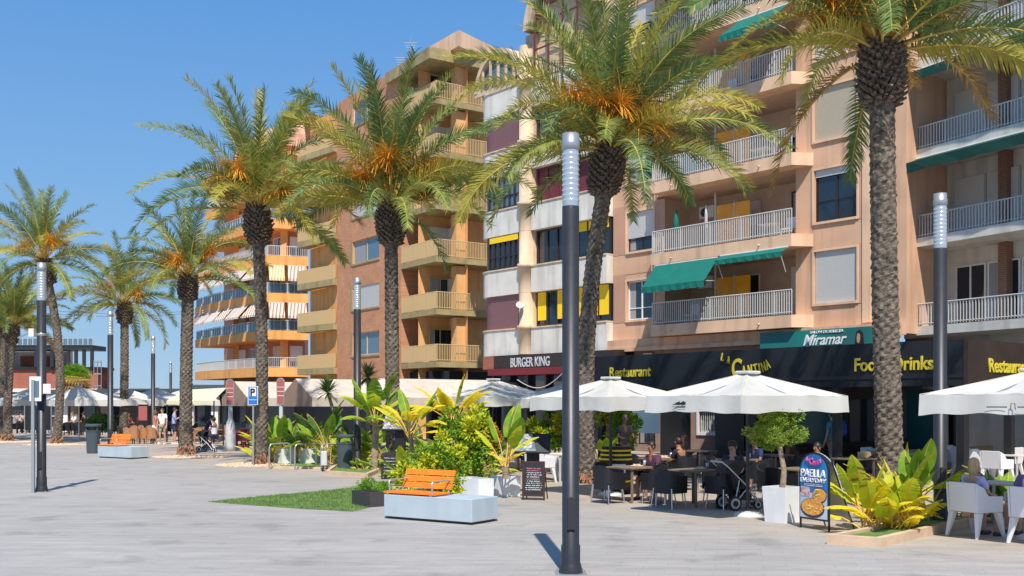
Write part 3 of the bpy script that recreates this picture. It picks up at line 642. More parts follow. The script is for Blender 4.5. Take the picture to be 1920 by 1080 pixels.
for k, z in enumerate(zk[:6]):
    f = MB(); A = FB.w(q1, 0, 0); C = FB.w(0, 0, 0); E = Fs.w(sE+2, 0, 0); A2 = FB.w(q1, 3, 0); E2 = Fs.w(sE+2, 4, 0)
    f.prism([A[:2], C[:2], E[:2], E2[:2], A2[:2]], z+.08, z+.40); bal = f.build('balcony', 'ochre', B)
    if k < 6:
        rail(bal, FB, q1+.05, -.06, .06, z+.43, z+1.36, 'ochre_rail', gap=.085, w=.05); rail(bal, Fs, .05, sE+2, .06, z+.43, z+1.36, 'ochre_rail', gap=.11, w=.035)
        window(B, FB, q1+.3, q1+1.3, z+.5, z+2.4, 2.1, 'glass' if k in (0, 3, 4) else 'shut', 'ochre_rail'); window(B, FB, -2.4, -.9, z+.5, z+2.4, 2.1, ['glass', .5, .5, 'glass', .4, 'glass'][k], 'ochre_rail')
        window(B, Fs, .9, 2.4, z+.5, z+2.4, 2.1, ['glass', 'glass', 'shut', 'glass', .3, 'glass'][k], 'ochre_rail')
        p0 = Fs.S(853, .5); MB(Fs).box(p0, p0+.62, .35, .9, z+.425, z+HB-.005).build('pillar', 'yellow_wall', B)
MB(FB).box(FB.S(560), q1-.01, -.35, -.02, 0, 3.3).build('ground_floor', 'fascia', B); MB(FB).box(q1+.02, -.05, .6, .9, 0, 3.9).build('ground_floor', 'fascia', B); MB(Fs).box(.1, sE+2, .6, .9, 0, 3.9).build('ground_floor', 'fascia', B)
# roof slab & parapet
f = MB(); zr = zk[6]
A = FB.w(q1-1.5, -.3, 0); C = FB.w(.1, -.45, 0); E = Fs.w(sE+2, -.4, 0); A2 = FB.w(q1-1.5, 4, 0); E2 = Fs.w(sE+2, 5, 0)
f.prism([A[:2], C[:2], E[:2], E2[:2], A2[:2]], zr-.45, zr+.2); f.build('roof_slab', 'ochre', B)
f = MB(); A = FB.w(q1-1, .9, 0); C = FB.w(1.0, .9, 0); E = Fs.w(sE+2, .6, 0)
f.prism([A[:2], C[:2], E[:2], E2[:2], A2[:2]], zr+.21, zr+1.1); f.build('roof_parapet', 'peach_light', B)
f = MB(FB); f.box(q0+3, q1-.8, 2.5, 6, ztb+.31, ztb+1.3); f.box(q0+2.4, q1-.3, 2.2, 6.4, ztb+1.3, ztb+1.5); f.build('penthouse', 'peach_light', B)
# left wing balconies of the same block
f0, f1 = FB.S(578), FB.S(632)
for k, z in enumerate(zk[:6]):
    f = MB(FB); n4 = [(f0, -.0), (f0+.2, -.9), (f1-.0, -.25), (f1, .0)]
    f.add([(a, y, z) for a, y in n4]+[(a, y, z+.42) for a, y in n4], [(3, 2, 1, 0), (4, 5, 6, 7), (0, 1, 5, 4), (1, 2, 6, 5), (2, 3, 7, 6), (3, 0, 4, 7)])
    bal = f.build('balcony', 'ochre', B); fr2 = Fr(FB.w(f0+.2, -.88, 0)[:2], (FB.w(f1, -.2, 0)[0]-FB.w(f0+.2, -.88, 0)[0], FB.w(f1, -.2, 0)[1]-FB.w(f0+.2, -.88, 0)[1]))
    rail(bal, fr2, 0.02, math.hypot(f1-f0-.2, .68), .05, z+.43, z+1.33, 'ochre_rail', gap=.085, w=.055)
mb = MB(FB); mb.box(f0, f1-.01, .15, 6, 0, zk[5]+HB); mb.build('wing_wall', 'orange_wall', B)
# antennas
for px, py, hh in ((700, 104, 2.2), (683, 106, 1.6)):
    a = FB.S(px+70, 3); x, y, _ = FB.w(a, 3, 0)
    t = thing('antenna', 'thin television mast on the yellow roof', 'antenna', (x, y, zr+1.6), 'roof antennas'); f = MB(); f.tube([(x, y, zr+1.6), (x, y, zr+1.6+hh)], .03, 5); f.build('mast', 'steel', t)
    f = MB(); 
    for q in range(4): f.tube([(x-.4+q*.05, y, zr+1.3+hh-q*.16), (x+.4-q*.05, y, zr+1.3+hh-q*.16)], .015, 4)
    f.build('crossbar', 'steel', t)
# ---- orange rounded building ------------------------------------------------------
B = thing('apartment_building', 'bright orange apartment block with curved balconies and striped awnings', 'building', (*xy(480, 86), 0))
PL = [xy(578, 85.5), xy(500, 84.5), xy(440, 89), xy(400, 93), xy(366, 98)]; PL = PL[::-1]
def off(poly, d):
    out = []
    for i, p in enumerate(poly):
        a = poly[max(i-1, 0)]; b = poly[min(i+1, len(poly)-1)]; dx, dy = b[0]-a[0], b[1]-a[1]; l = math.hypot(dx, dy); out.append((p[0]-dy/l*d, p[1]+dx/l*d))
    return out
IN = off(PL, 2.2); IN[0] = (IN[0][0]+1.6, IN[0][1]-.3); BK = [xy(578, 104), xy(420, 108)]
def tier(name, m, z0, z1, o=0.0, inner=None):
    p = off(PL, o) if inner is None else inner
    f = MB(); f.prism(p+[BK[0], BK[1]], z0, z1); return f.build(name, m, B)
zo = [4.17+H*k for k in range(7)]
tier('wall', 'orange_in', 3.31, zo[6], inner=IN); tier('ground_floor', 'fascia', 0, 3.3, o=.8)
random.seed(3)
for k in range(6):
    z = zo[k]
    if k == 5: P = [PL[0], PL[1], PL[2], PL[3], PL[4]]
    f = MB(); o2 = [0, 0, 0, 0, .35, .9][k]; PP = off(PL, o2)
    f.prism(PP+IN[::-1], z, z+.72); bal = f.build('balcony', 'orange_wall', B)
    for i in range(4):
        a, b = PP[i], PP[i+1]; fr = Fr(a, (b[0]-a[0], b[1]-a[1])); L = math.hypot(b[0]-a[0], b[1]-a[1])
        rail(bal, fr, .05, L-.02, .12, z+.72, z+1.52, 'white_metal', gap=.14 if k in (0, 3) else .5, w=.03, glass='glass_blue' if k in (1, 2, 4) else None)
        a, b = IN[i], IN[i+1]; fi = Fr(a, (b[0]-a[0], b[1]-a[1])); Li = math.hypot(b[0]-a[0], b[1]-a[1])
        nwin = 2 if Li > 3.2 else 1
        for j in range(nwin):
            x0 = Li*(j+.22)/nwin; x1 = Li*(j+.85)/nwin
            window(B, fi, x0, x1, z+.75, z+2.55, -.09, random.choice(['glass', .5, 'shut', .7]), 'white_paint', n=2, shut='shutter_beige' if random.random() < .4 else 'shutter')
        if i == 3 and k in (1, 2):
            awning(B, fr, .15, L*.42, z+H-.05, .5, 1.05, 'stripe_yellow' if k == 2 else 'stripe', y0=-.02, valance=.18); awning(B, fr, L*.50, L*.95, z+H-.05, .5, 1.05, 'stripe', y0=-.02, valance=.18)
        elif k in (1, 2) and i < 3:
            awning(B, fr, .1 if i else .3, L*.45, z+H-.05, .9, 1.0, 'taupe' if i == 0 else 'canvas_cream', y0=-.02, valance=.12); awning(B, fr, L*.54, L*.96, z+H-.05, .9, 1.0, 'canvas_cream' if k == 2 else 'stripe', y0=-.02, valance=.12)
    for i in (1, 2, 3):
        p = IN[i]; MB().box(p[0]-.25, p[0]+.25, p[1]-.5, p[1]+.1, z+.73, z+H-.003).build('pillar', 'orange_wall', B)
tier('attic_floor', 'orange_wall', zo[6], zo[6]+.35, o=.4)
tier('attic', 'orange_wall', zo[6]+.36, zo[6]+1.3, o=2.0)
# curved salmon roof
f = MB(); rows = [(1.6, 0), (1.9, 1.1), (3.0, 2.4), (5.0, 3.3), (9, 3.9)]
prev = None
for o_, h_ in rows:
    p = off(PL, o_); p[0] = (p[0][0]+o_*.8, p[0][1]); cur = [(x, y, zo[6]+1.0+h_) for x, y in p]
    if prev:
        for i in range(4): f.quad(prev[i], prev[i+1], cur[i+1], cur[i])
    prev = cur
f.add(prev+[(*BK[0], zo[6]+4), (*BK[1], zo[6]+4)], [(0, 1, 2, 3, 4, 5, 6)]); f.build('roof', 'salmon', B)
# ================================================================ palms
def palm(px, py, tx, ty, rad, seed, label, crown_scale=1.0, nfr=42, fruit=5, mid=0, Y=None, droop=1.0, base_r=1.0, boots=True, L0=4.5, kind='palm_tree', group='date palms along the promenade', low=-38, skirt=True):
    random.seed(seed)
    if Y is None: bx, by = gp(px, py)
    else: bx, by = xy(px, Y)
    tx_, ty_ = xy(tx, by); tz = zz(ty, by)
    t = thing(kind, label, 'palm tree', (bx, by, 0), group)
    # trunk path
    N = max(20, int(tz/.045)); nv = 30
    def path(u): return Vector((bx+(tx_-bx)*(u**1.3)+mid*math.sin(math.pi*u), by+.15*math.sin(2*u+seed), tz*u))
    vs = []; fs = []
    hh_ = 1.25*crown_scale; hs_ = min(1, .25+.75*crown_scale)*(1 if fruit else .8)
    for j in range(N+1):
        u = j/N; c = path(u); z = c.z; r = rad*(1.0+.22*math.exp(-z/.35)*base_r - .10*u)
        if tz-z < hh_: r *= 1+(.32*hs_/rad-1)*math.sin(math.pi*min(1, (hh_-(tz-z))/hh_)) 
        for k in range(nv):
            a = 2*math.pi*k/nv
            # spiral diamond leaf-base scars
            p1 = (a/(2*math.pi)*7+z/.19) % 1; p2 = (a/(2*math.pi)*7-z/.19) % 1
            s_ = (1-abs(2*p1-1))*(1-abs(2*p2-1)); saw = ((z/.095) % 1)
            rr = r*(1+.27*s_*(.35+.65*saw)-.07*(saw > .8)+random.uniform(-.035, .035))
            vs.append((c.x+rr*math.cos(a), c.y+rr*math.sin(a), z))
    for j in range(N):
        for k in range(nv): fs.append((j*nv+k, j*nv+(k+1) % nv, (j+1)*nv+(k+1) % nv, (j+1)*nv+k))
    mb = MB(); mb.add(vs, fs, 0, False); tr = mb.build('trunk', 'trunk', t)
    if skirt:
        mb = MB()
        for k in range(90):
            a = random.random()*6.28; z = random.random()**1.5*.42; r = rad*(1.22+.1*math.exp(-z/.3)); c = path(z/tz)
            p = Vector((c.x+r*math.cos(a), c.y+r*math.sin(a), z)); q = p+Vector((math.cos(a)*.06, math.sin(a)*.06, -.10-random.random()*.06)); q.z = max(q.z, 0)
            mb.tube([p, q], [.035, .012], 4, sm=False)
        mb.build('root_base', 'root_skirt', tr)
    top = path(1.0)
    mb = MB()     # pruned leaf boots
    nb = 230
    for k in range(nb):
        u = k/nb; a = k*2.39996; z = tz-hh_*(1-u)+.08; c = path(min(1, z/tz)); prof = math.sin(math.pi*(.06+.80*u))
        r = rad+(.41*hs_-rad)*prof*(.92+.16*random.random()); d = Vector((math.cos(a), math.sin(a), .35+.9*u)).normalized(); p = Vector((c.x+math.cos(a)*r*.90, c.y+math.sin(a)*r*.90, z))
        s_ = Vector((-math.sin(a), math.cos(a), 0)); w_ = .052*hs_+.015*random.random(); L = hs_*(.13+.11*random.random()); n_ = s_.cross(d)
        A = [p-s_*w_, p+s_*w_, p+s_*w_*.75+d*L, p-s_*w_*.75+d*L]; Bk = [q-n_*.04 for q in A]
        mb.add(A+Bk, [(0, 1, 2, 3), (4, 7, 6, 5), (3, 2, 6, 7), (0, 3, 7, 4), (1, 5, 6, 2)], 0)
    mb.build('leaf_boots', 'boots', t)
    # crown fronds
    mb = MB(); G = Vector((0, 0, -1))
    o = top+Vector((0, 0, .05))
    for i in range(nfr):
        f_ = i/(nfr-1); az = i*2.39996+seed; el = R(86-(86-low)*f_**1.0+random.uniform(-9, 9)-(22 if random.random() < .08 and f_ > .6 else 0)); L = crown_scale*L0*(.84+.22*random.random())*(1-.22*max(0, f_-.72)/.28)*(1-.08*(1-f_))
        bend = R((24+50*math.sin(min(1, f_*1.35)*math.pi*.55))*droop*random.uniform(.8, 1.2)); h = Vector((math.cos(az), math.sin(az), 0)); side0 = Vector((-h.y, h.x, 0))
        tw = random.uniform(-.5, .5); roll0 = random.uniform(-.9, .9); roll1 = random.uniform(-.8, .8); ns = 16; pts = []; p = o+h*rad*.5+Vector((0, 0, .25*(1-f_)-.12*f_)); dirs = []
        for j in range(ns+1):
            u = j/ns; e = el-bend*(u**1.35); d = h*math.cos(e)+Vector((0, 0, 1))*math.sin(e)+side0*.22*tw*u; d.normalize(); pts.append(p.copy()); dirs.append(d); p = p+d*L/ns
        mi_l = random.choices([0, 1, 2, 3], [5, 3+2*(1-f_), 1.6+2*f_, .5 if f_ > .8 else .02])[0]
        mb.tube(pts, [.036*(1-.85*j/ns)**1.3 for j in range(ns+1)], 5, 4, cap=False)
        NL = 84
        for j in range(NL):
            u = .15+.85*j/(NL-1); q = u*ns; a_ = min(int(q), ns-1); fr_ = q-a_; b = pts[a_].lerp(pts[a_+1], fr_); d = dirs[a_].lerp(dirs[min(a_+1, ns)], fr_).normalized()
            sd_ = d.cross(Vector((0, 0, 1)));
            if sd_.length < .05: sd_ = side0.copy()
            sd_.normalize(); up = sd_.cross(d).normalized(); ra = roll0+roll1*u; sd_, up = sd_*math.cos(ra)+up*math.sin(ra), up*math.cos(ra)-sd_*math.sin(ra)
            ll = crown_scale*(.56*math.sin(math.pi*min(1, .16+u*.70))**.7*(1-.22*u) + .05)
            for sg in (-1, 1):
                ld_ = (d*(.55+.40*u)+sd_*sg*(.85-.2*u)+up*random.uniform(-.15, .75)).normalized()
                ld2 = (ld_+G*random.uniform(.12, .45)).normalized(); m1 = b+ld_*ll*.55; m2 = m1+ld2*ll*.5
                wv = d*.022*crown_scale; mb.add([b-wv, b+wv, m1+wv*.9, m1-wv*.9, m2], [(0, 1, 2, 3), (3, 2, 4)], mi_l if random.random() > .06 else 2)
    mb.build('crown', ['frond', 'frond_dark', 'frond_yellow', 'frond_dry', 'rachis'], t)
    # flower / fruit sprays
    for k in range(fruit):
        mb = MB(); az = seed*1.7+k*6.283/max(1, fruit)+random.uniform(-.4, .4); h = Vector((math.cos(az), math.sin(az), 0)); s0 = Vector((-h.y, h.x, 0)); L = crown_scale*random.uniform(.8, 1.5); up = random.uniform(.5, 1.5)
        st = []; p = top+Vector((0, 0, .15))+h*rad*.5
        for j in range(7): u = j/6; st.append(p+h*L*u+Vector((0, 0, 1))*(up*L*math.sin(u*2.0)*.7))
        mb.tube(st, [.03, .028, .026, .024, .022, .02, .016], 5, 0)
        e = st[-1]
        for q in range(210):
            v = (h*random.uniform(-.3, 1.0)+s0*random.uniform(-.8, .8)+Vector((0, 0, random.uniform(-.3, 1.1)))).normalized(); l_ = crown_scale*random.uniform(.4, 1.0); b = st[-1].lerp(st[-4], random.random()); m = b+v*l_*.5; n_ = m+(v*1.0+G*.75).normalized()*l_*.55; wv = v.cross(G).normalized()*.006 if abs(v.z) < .98 else s0*.006
            mb.add([b-wv, b+wv, m+wv*1.6, m-wv*1.6, n_+wv, n_-wv], [(0, 1, 2, 3), (3, 2, 4, 5)], 0)
        mb.build('fruit_spray', 'fruit', t)
    return t
palm(1665, 950, 1655, 92, .255, 11, 'date palm nearest the camera, its fat boot-covered head above the Food and Drinks sign', 1.0, 54, 11, mid=-.05, L0=5.1, low=12)
palm(1100, 905, 1145, 285, .22, 4, 'leaning date palm directly behind the nearest lamp post', 1.0, 52, 10, mid=-.22, L0=5.0, low=10)
palm(738, 880, 733, 392, .215, 23, 'date palm behind the yellow strelitzias in front of the brick wall', 1.0, 40, 9, mid=0, L0=4.9, low=16)
palm(487, 872, 483, 396, .20, 8, 'date palm beside the blue parking sign in front of the orange building', 1.0, 34, 7, mid=.08, L0=4.8, low=12)
palm(350, 852, 351, 522, .245, 31, 'stout date palm standing in the ring of pebbles left of the orange building', .78, 30, 5, mid=-.05, L0=4.6, low=4)
palm(233, 824, 233, 572, .23, 17, 'date palm behind the far wooden bench', .95, 28, 3, mid=.05, L0=4.5, low=-12)
palm(103, 832, 84, 492, .21, 2, 'tall bent date palm just behind the left lamp post', .95, 28, 3, mid=.42, L0=4.8, low=-5)
palm(14, 827, 28, 612, .22, 47, 'short date palm at the left edge of the plaza', .85, 34, 0, mid=-.05, L0=4.3, low=5)
palm(2, 822, 6, 606, .2, 58, 'thin palm trunk half hidden behind the short palm at the left edge', .7, 24, 0, L0=4.0, low=-5)
# ================================================================ broad-leaf plants
def paddle(mb, b, az, el, pet, L, W, droop, mi, ms=None, split=.0, fold=.35):
    """petiole + banana-like blade with folded halves; split > 0 tears the blade into strips"""
    h = Vector((math.cos(az), math.sin(az), 0)); s = Vector((-h.y, h.x, 0)); p = Vector(b); n = 12; pts = []; ds = []; T = pet+L
    for j in range(n+1):
        u = j/n; e = el-droop*u*u; d = h*math.cos(e)+Vector((0, 0, 1))*math.sin(e); pts.append(p.copy()); ds.append(d); p = p+d*T/n
    W *= 1.45; mb.tube(pts, [.016*(1-.7*j/n) for j in range(n+1)], 5, ms if ms is not None else mi, cap=False)
    def at(u): q = u*n; a = min(int(q), n-1); return pts[a].lerp(pts[a+1], q-a), ds[a]
    u0 = pet/T; m = 14
    for j in range(m):
        v0, v1 = j/m, (j+1)/m; (P0, D0), (P1, D1) = at(u0+(1-u0)*v0), at(u0+(1-u0)*v1)
        w0 = W*math.sin(math.pi*min(1, .10+.90*v0))**.6*(1-.25*v0); w1 = W*math.sin(math.pi*min(1, .10+.90*v1))**.6*(1-.25*v1)
        if j == m-1: w1 = .005
        for sg in (-1, 1):
            U0 = s.cross(D0); U1 = s.cross(D1); lift = random.uniform(-.10, .10) if split else 0
            tear = random.random() < split
            e0 = P0+s*sg*w0+U0*-w0*(fold+lift)*-1; e1 = P1+s*sg*w1+U1*w1*(fold+lift)
            if tear: e0 = e0.lerp(e1, .38)
            mb.add([P0, P1, e1, e0], [(0, 1, 2, 3)], 4 if (random.random() < (.02 if v0 < .8 else .10)) else mi, not split)
def strelitzia(name, label, base, specs, mats, trunk=None, group=None, cat='plant', seed=1, sp_=.05):
    random.seed(seed); t = thing(name, label, cat, (*base[:2], base[2] if len(base) > 2 else 0), group)
    bz = base[2] if len(base) > 2 else 0
    if trunk:
        mb = MB(); N = 16; pts = [(base[0]+trunk[2]*(j/N)**1.5, base[1], bz+trunk[0]*j/N) for j in range(N+1)]
        mb.tube(pts, [trunk[1]*(1+.15*math.sin(j*2.3)) for j in range(N+1)], 9); mb.build('stem', 'bark', t); o = Vector(pts[-1])
    else: o = Vector((base[0], base[1], bz))
    mb = MB()
    for (n, e0, e1, pet, L, W, dr, mi, sp) in specs:
        for k in range(n):
            az = random.random()*.8+k*2.39996+seed; el = R(random.uniform(e0, e1)); q = random.uniform(.8, 1.15)
            paddle(mb, o+Vector((random.uniform(-sp_, sp_), random.uniform(-sp_, sp_), random.uniform(-.1, .05))), az, el, pet*q, L*q, W*random.uniform(.85, 1.15), R(dr*random.uniform(.7, 1.3)), mi, len(mats)-1, sp)
    mb.build('leaves', mats, t); return t
mat('leaf_brown', (.30, .17, .05), .8, var=.3, vs=9)
PM = ['paddle', 'paddle_lime', 'paddle_yellow', 'paddle_dark', 'leaf_brown', 'stalk']
# kerb planter clump by the paella board
b1_ = gp(1655, 1000); b2_ = gp(1722, 985)
strelitzia('strelitzia', 'big yellow-green broad-leaved clump in the stone-edged bed beside the paella board', (*b1_, .1), [(8, 50, 85, .55, .75, .115, 45, 1, .06), (20, 25, 75, .42, .60, .10, 65, 2, .25), (14, 15, 60, .22, .45, .09, 60, 2, .1), (8, 50, 85, .35, .6, .13, 30, 1, 0)], PM, seed=5, sp_=.34)
strelitzia('strelitzia', 'green plant with a comb-like torn yellow leaf at the right end of the stone bed', (*b2_, .1), [(5, 70, 88, .75, .65, .14, 25, 0, 0), (6, 30, 60, .75, .6, .13, 70, 2, .6), (3, 50, 70, .6, .5, .12, 60, 1, 0)], PM, seed=9, sp_=.16)
strelitzia('fan_palm_seedling', 'small fan-leaved palm between the two yellow clumps in front of the nearest palm trunk', (*gp(1690, 975), .1), [(26, 20, 80, .75, .5, .022, 35, 1, 0)], PM, seed=3)
# clumps round the wooden bench
strelitzia('strelitzia', 'yellow strelitzia with orange stalks, left of the tallest one', gp(778, 912), [(8, 35, 68, .55, .80, .12, 75, 2, .35), (2, 65, 85, .6, .9, .14, 25, 0, 0), (2, 50, 75, .6, .8, .12, 50, 1, 0), (4, 20, 50, .4, .7, .11, 80, 2, .4)], PM, trunk=(1.30, .06, -.12), seed=6)
strelitzia('strelitzia', 'tallest bright yellow strelitzia, rising behind the bush and bench', gp(850, 905), [(7, 50, 78, .60, .75, .12, 55, 2, .3), (2, 65, 88, .6, .75, .12, 25, 1, 0), (9, 35, 62, .60, .80, .12, 65, 2, .3)], PM, trunk=(1.50, .08, .0), seed=12)
strelitzia('strelitzia', 'low green broad-leaved plant just behind the left end of the wooden bench', gp(765, 908), [(6, 35, 70, .5, .7, .15, 60, 0, .05), (4, 60, 85, .4, .7, .13, 30, 1, 0), (2, 30, 50, .4, .5, .1, 60, 2, 0)], PM, seed=14)
strelitzia('strelitzia', 'strelitzia with one big upright green leaf in the white box planter', (*gp(948, 936), .45), [(4, 62, 86, .65, .75, .15, 30, 0, 0), (4, 45, 70, .5, .6, .1, 50, 1, .3), (5, 30, 70, .2, .4, .05, 70, 2, .2)], PM, trunk=(.28, .07, 0), seed=19)
strelitzia('strelitzia', 'tall green strelitzia with brown stems beside the middle lamp post', gp(702, 885), [(6, 58, 86, .7, 1.0, .19, 35, 0, .1), (4, 40, 65, .6, .9, .18, 60, 1, .1), (4, 20, 50, .3, .8, .2, 90, 0, .2)], PM, trunk=(1.45, .11, .05), seed=22)
strelitzia('strelitzia', 'dark green strelitzia under the brown tent between the racks and the bin', gp(612, 880), [(6, 55, 85, .7, .95, .19, 35, 3, .05), (5, 40, 70, .6, .8, .16, 50, 0, .1)], PM, trunk=(.6, .09, 0), seed=25)
for i, (px, py, sd_, lb) in enumerate([(497, 868, 31, 'bright lime feathery plant beside the parking sign pole'), (530, 869, 33, 'green plant in the first white planter behind the bicycle racks'), (576, 869, 35, 'broad dark green plant in the middle white planter behind the racks'), (648, 868, 37, 'green leafy plant behind the dark litter bin'), (690, 862, 39, 'deep green plant behind the tall strelitzia stems')]):
    strelitzia('leafy_plant', lb, (*gp(px, py), .3 if i in (1, 2) else 0), [(9, 45, 85, .6, .85, [.09, .14, .17, .15, .16][i], 45, [1, 0, 3, 0, 3][i], .45 if i == 0 else .1), (8, 35, 70, .5, .7, .10, 60, [2, 1, 0, 3, 0][i], .3), (10, 40, 80, .45, .5, .09, 50, [1, 0, 3, 0, 3][i], .2)], PM, seed=sd_, sp_=.28)
strelitzia('leafy_plant', 'green plant with yellow flowers behind the two white armchairs', gp(1890, 975), [(12, 25, 70, .5, .7, .11, 70, 3, .15), (8, 50, 80, .5, .6, .1, 40, 0, .1), (3, 20, 40, .3, .25, .06, 40, 2, 0)], PM, seed=41)
strelitzia('leafy_plant', 'low dark plant in the shade behind the left white armchair', gp(1795, 975), [(14, 20, 70, .3, .5, .08, 60, 3, .1)], PM, seed=42)
strelitzia('leafy_plant', 'sunlit yellow-green shrub seen under the umbrella left of the waiter', gp(1128, 888), [(16, 20, 80, .7, .5, .10, 50, 1, .1), (10, 40, 80, .8, .5, .1, 40, 0, .1)], PM, seed=44)
for i, (px, py, sd_, c_, hh, lb) in enumerate([(604, 860, 54, 0, 1.0, 'upright green leaves left of the dark strelitzia'), (632, 862, 55, 3, 1.0, 'dark leaves just left of the litter bin'), (676, 868, 56, 0, .9, 'green leaves touching the middle lamp post'), (715, 868, 57, 0, 1.0, 'broad green leaves right of the tall strelitzia stems'), (540, 862, 63, 1, 1.15, 'tall lime leaves above the first white planter'), (598, 862, 64, 0, 1.1, 'tall green leaves above the middle rack'), (625, 872, 65, 1, .8, 'lime leaves right behind the grey trolley'), (508, 862, 66, 1, 1.2, 'tall lime leaves beside the trunk of the sign-side palm'), (562, 858, 67, 0, 1.25, 'tall leaves between the hoops and the brown gable'), (690, 884, 58, 0, .35, 'low spreading plant on the pink kerb'), (800, 880, 59, 3, 1.0, 'dark green foliage behind the yellow strelitzia trunk'), (905, 890, 60, 0, .9, 'green foliage between the bush and the menu stand'), (830, 888, 61, 0, 1.1, 'leafy mass behind the croton bushes'), (745, 896, 62, 3, .7, 'dark plant right of the arched chalkboard')]):
    strelitzia('leafy_plant', lb, gp(px, py), [(12, 40, 85, hh*.7, hh*.75, .11, 50, c_, .1), (12, 15, 65, hh*.4, hh*.6, .09, 60, [1, 0, 3, 0][c_], .25)], PM, seed=sd_, sp_=.35)
# yucca
def yucca(px, py, label, lean, h, seed):
    random.seed(seed); x, y = gp(px, py); t = thing('yucca', label, 'plant', (x, y, 0)); mb = MB(); pts = [(x+lean*(j/8), y, h*j/8) for j in range(9)]; mb.tube(pts, [.085-.004*j for j in range(9)], 8); mb.build('stem', 'bark', t)
    mb = MB(); o = Vector(pts[-1])
    for k in range(150):
        az = k*2.4; el = R(random.uniform(-35, 85)); h_ = Vector((math.cos(az), math.sin(az), 0)); d = h_*math.cos(el)+Vector((0, 0, math.sin(el))); s = Vector((-h_.y, h_.x, 0))*.026; L = random.uniform(.5, .72); m = o+d*L*.6; e = m+(d+Vector((0, 0, -.35))).normalized()*L*.42
        mb.add([o-s*.5, o+s*.5, m+s, m-s, e], [(0, 1, 2, 3), (3, 2, 4)], k % 2)
    mb.build('leaves', ['frond', 'frond_dark'], t)
yucca(655, 868, 'yucca with a leaning bare stem in front of the cream tent', -.75, 2.45, 3)
yucca(690, 866, 'yucca head seen just right of the middle lamp post', .0, 3.0, 7)
# bushes
def bush(name, label, c, r, n, mats, weights, seed, leaf=.10, trunk=None, cat='bush', base=None, lump=1.0):
    random.seed(seed); base = base or (c[0], c[1], 0); t = thing(name, label, cat, base)
    if trunk:
        mb = MB(); mb.tube(trunk[0], trunk[1], 8); top = Vector(trunk[0][-1])
        for k in range(7):
            a = k*.9; mb.tube([top, top+Vector((math.cos(a)*r[0]*.35, math.sin(a)*r[1]*.35, r[2]*.4)), Vector(c)+Vector((math.cos(a)*r[0]*.75, math.sin(a)*r[1]*.75, r[2]*.3*math.sin(k)))], [.022, .014, .006], 5)
        mb.build('trunk', 'bark', t)
    mb = MB(); cl = []
    for k in range(int(26*lump)):
        v = Vector((random.gauss(0, 1), random.gauss(0, 1), random.gauss(0, 1))).normalized()*random.uniform(.45, 1.0); cl.append((Vector((c[0]+v.x*r[0], c[1]+v.y*r[1], c[2]+v.z*r[2])), random.uniform(.20, .34), random.choices(range(len(mats)), weights)[0]))
    for k in range(n):
        cc, cr, cm = random.choice(cl); v = Vector((random.gauss(0, 1), random.gauss(0, 1), random.gauss(0, 1))).normalized()
        p = cc+Vector((v.x*r[0], v.y*r[1], v.z*r[2]))*cr*random.uniform(.7, 1.15); d = (v+Vector((random.uniform(-.6, .6), random.uniform(-.6, .6), random.uniform(-.3, .7)))).normalized(); s = d.cross(Vector((random.random()-.5, random.random()-.5, random.random()))).normalized(); l = leaf*random.uniform(.6, 1.2); nn = d.cross(s)*l*.12
        if p.z < .03: continue
        mb.add([p, p+d*l*.45+s*l*.26, p+d*l, p+d*l*.45-s*l*.26, p+d*l*.5-nn], [(0, 1, 4), (1, 2, 4), (2, 3, 4), (3, 0, 4)], cm if random.random() < .8 else random.choices(range(len(mats)), weights)[0])
    mb.build('foliage', mats, t); return t
BMt = ['bush_green', 'bush_yellow', 'bush_orange', 'paddle_dark']
c = gp(880, 915); bush('croton_bush', 'tall dense green croton bush with yellow tips behind the bench', (*c, 1.02), (.72, .6, .92), 5200, BMt, (6, 3.4, .12, 1.6), 4, .12)
c = gp(822, 922); bush('croton_bush', 'bright yellow-green croton bush rising directly above the bench back', (*c, .68), (.62, .5, .62), 3600, BMt, (3, 4.5, .4, .4), 5, .11)
c = gp(765, 930); bush('croton_bush', 'low yellow croton growing around the left part of the bench back', (*c, .42), (.35, .35, .38), 1200, BMt, (3, 3, .2, .3), 6, .10)
c = gp(850, 945); bush('croton_bush', 'small yellow croton tuft at the right end of the bench back', (*c, .34), (.22, .2, .3), 700, BMt, (2, 4, .3, 0), 7, .09)
c = gp(1030, 885); bush('shrub', 'yellow and green shrub seen under the umbrella left of the lamp', (*c, 1.25), (.75, .5, .7), 2200, BMt, (4, 4, .4, 0), 8, .15)
c = gp(1165, 880); bush('shrub', 'sunlit green shrub behind the waiter under the umbrella', (*c, 1.3), (.75, .5, .7), 2000, BMt, (5, 2, 0, 0), 9, .15)
c = gp(192, 822); bush('shrub', 'low round green shrub beside the far lamp post', (*c, .9), (1.0, .6, .5), 1200, BMt, (5, 0, 0, 2), 10, .2)
# ring-shaped small tree in planter
tb = gp(1467, 975); top = Vector((tb[0], tb[1], 1.55))
bush('olive_tree', 'round-headed little tree growing in the white planter by the paella board', (tb[0]-.12, tb[1], 1.62), (.50, .45, .37), 7500, ['olive_leaf', 'bush_green'], (3, 2), 12, .045, trunk=([(tb[0], tb[1], .5), (tb[0]+.03, tb[1], .9), (tb[0]-.03, tb[1], 1.2), (tb[0]-.05, tb[1], 1.45)], [.06, .05, .045, .04]), cat='tree', base=(*tb, .5), lump=1.6)
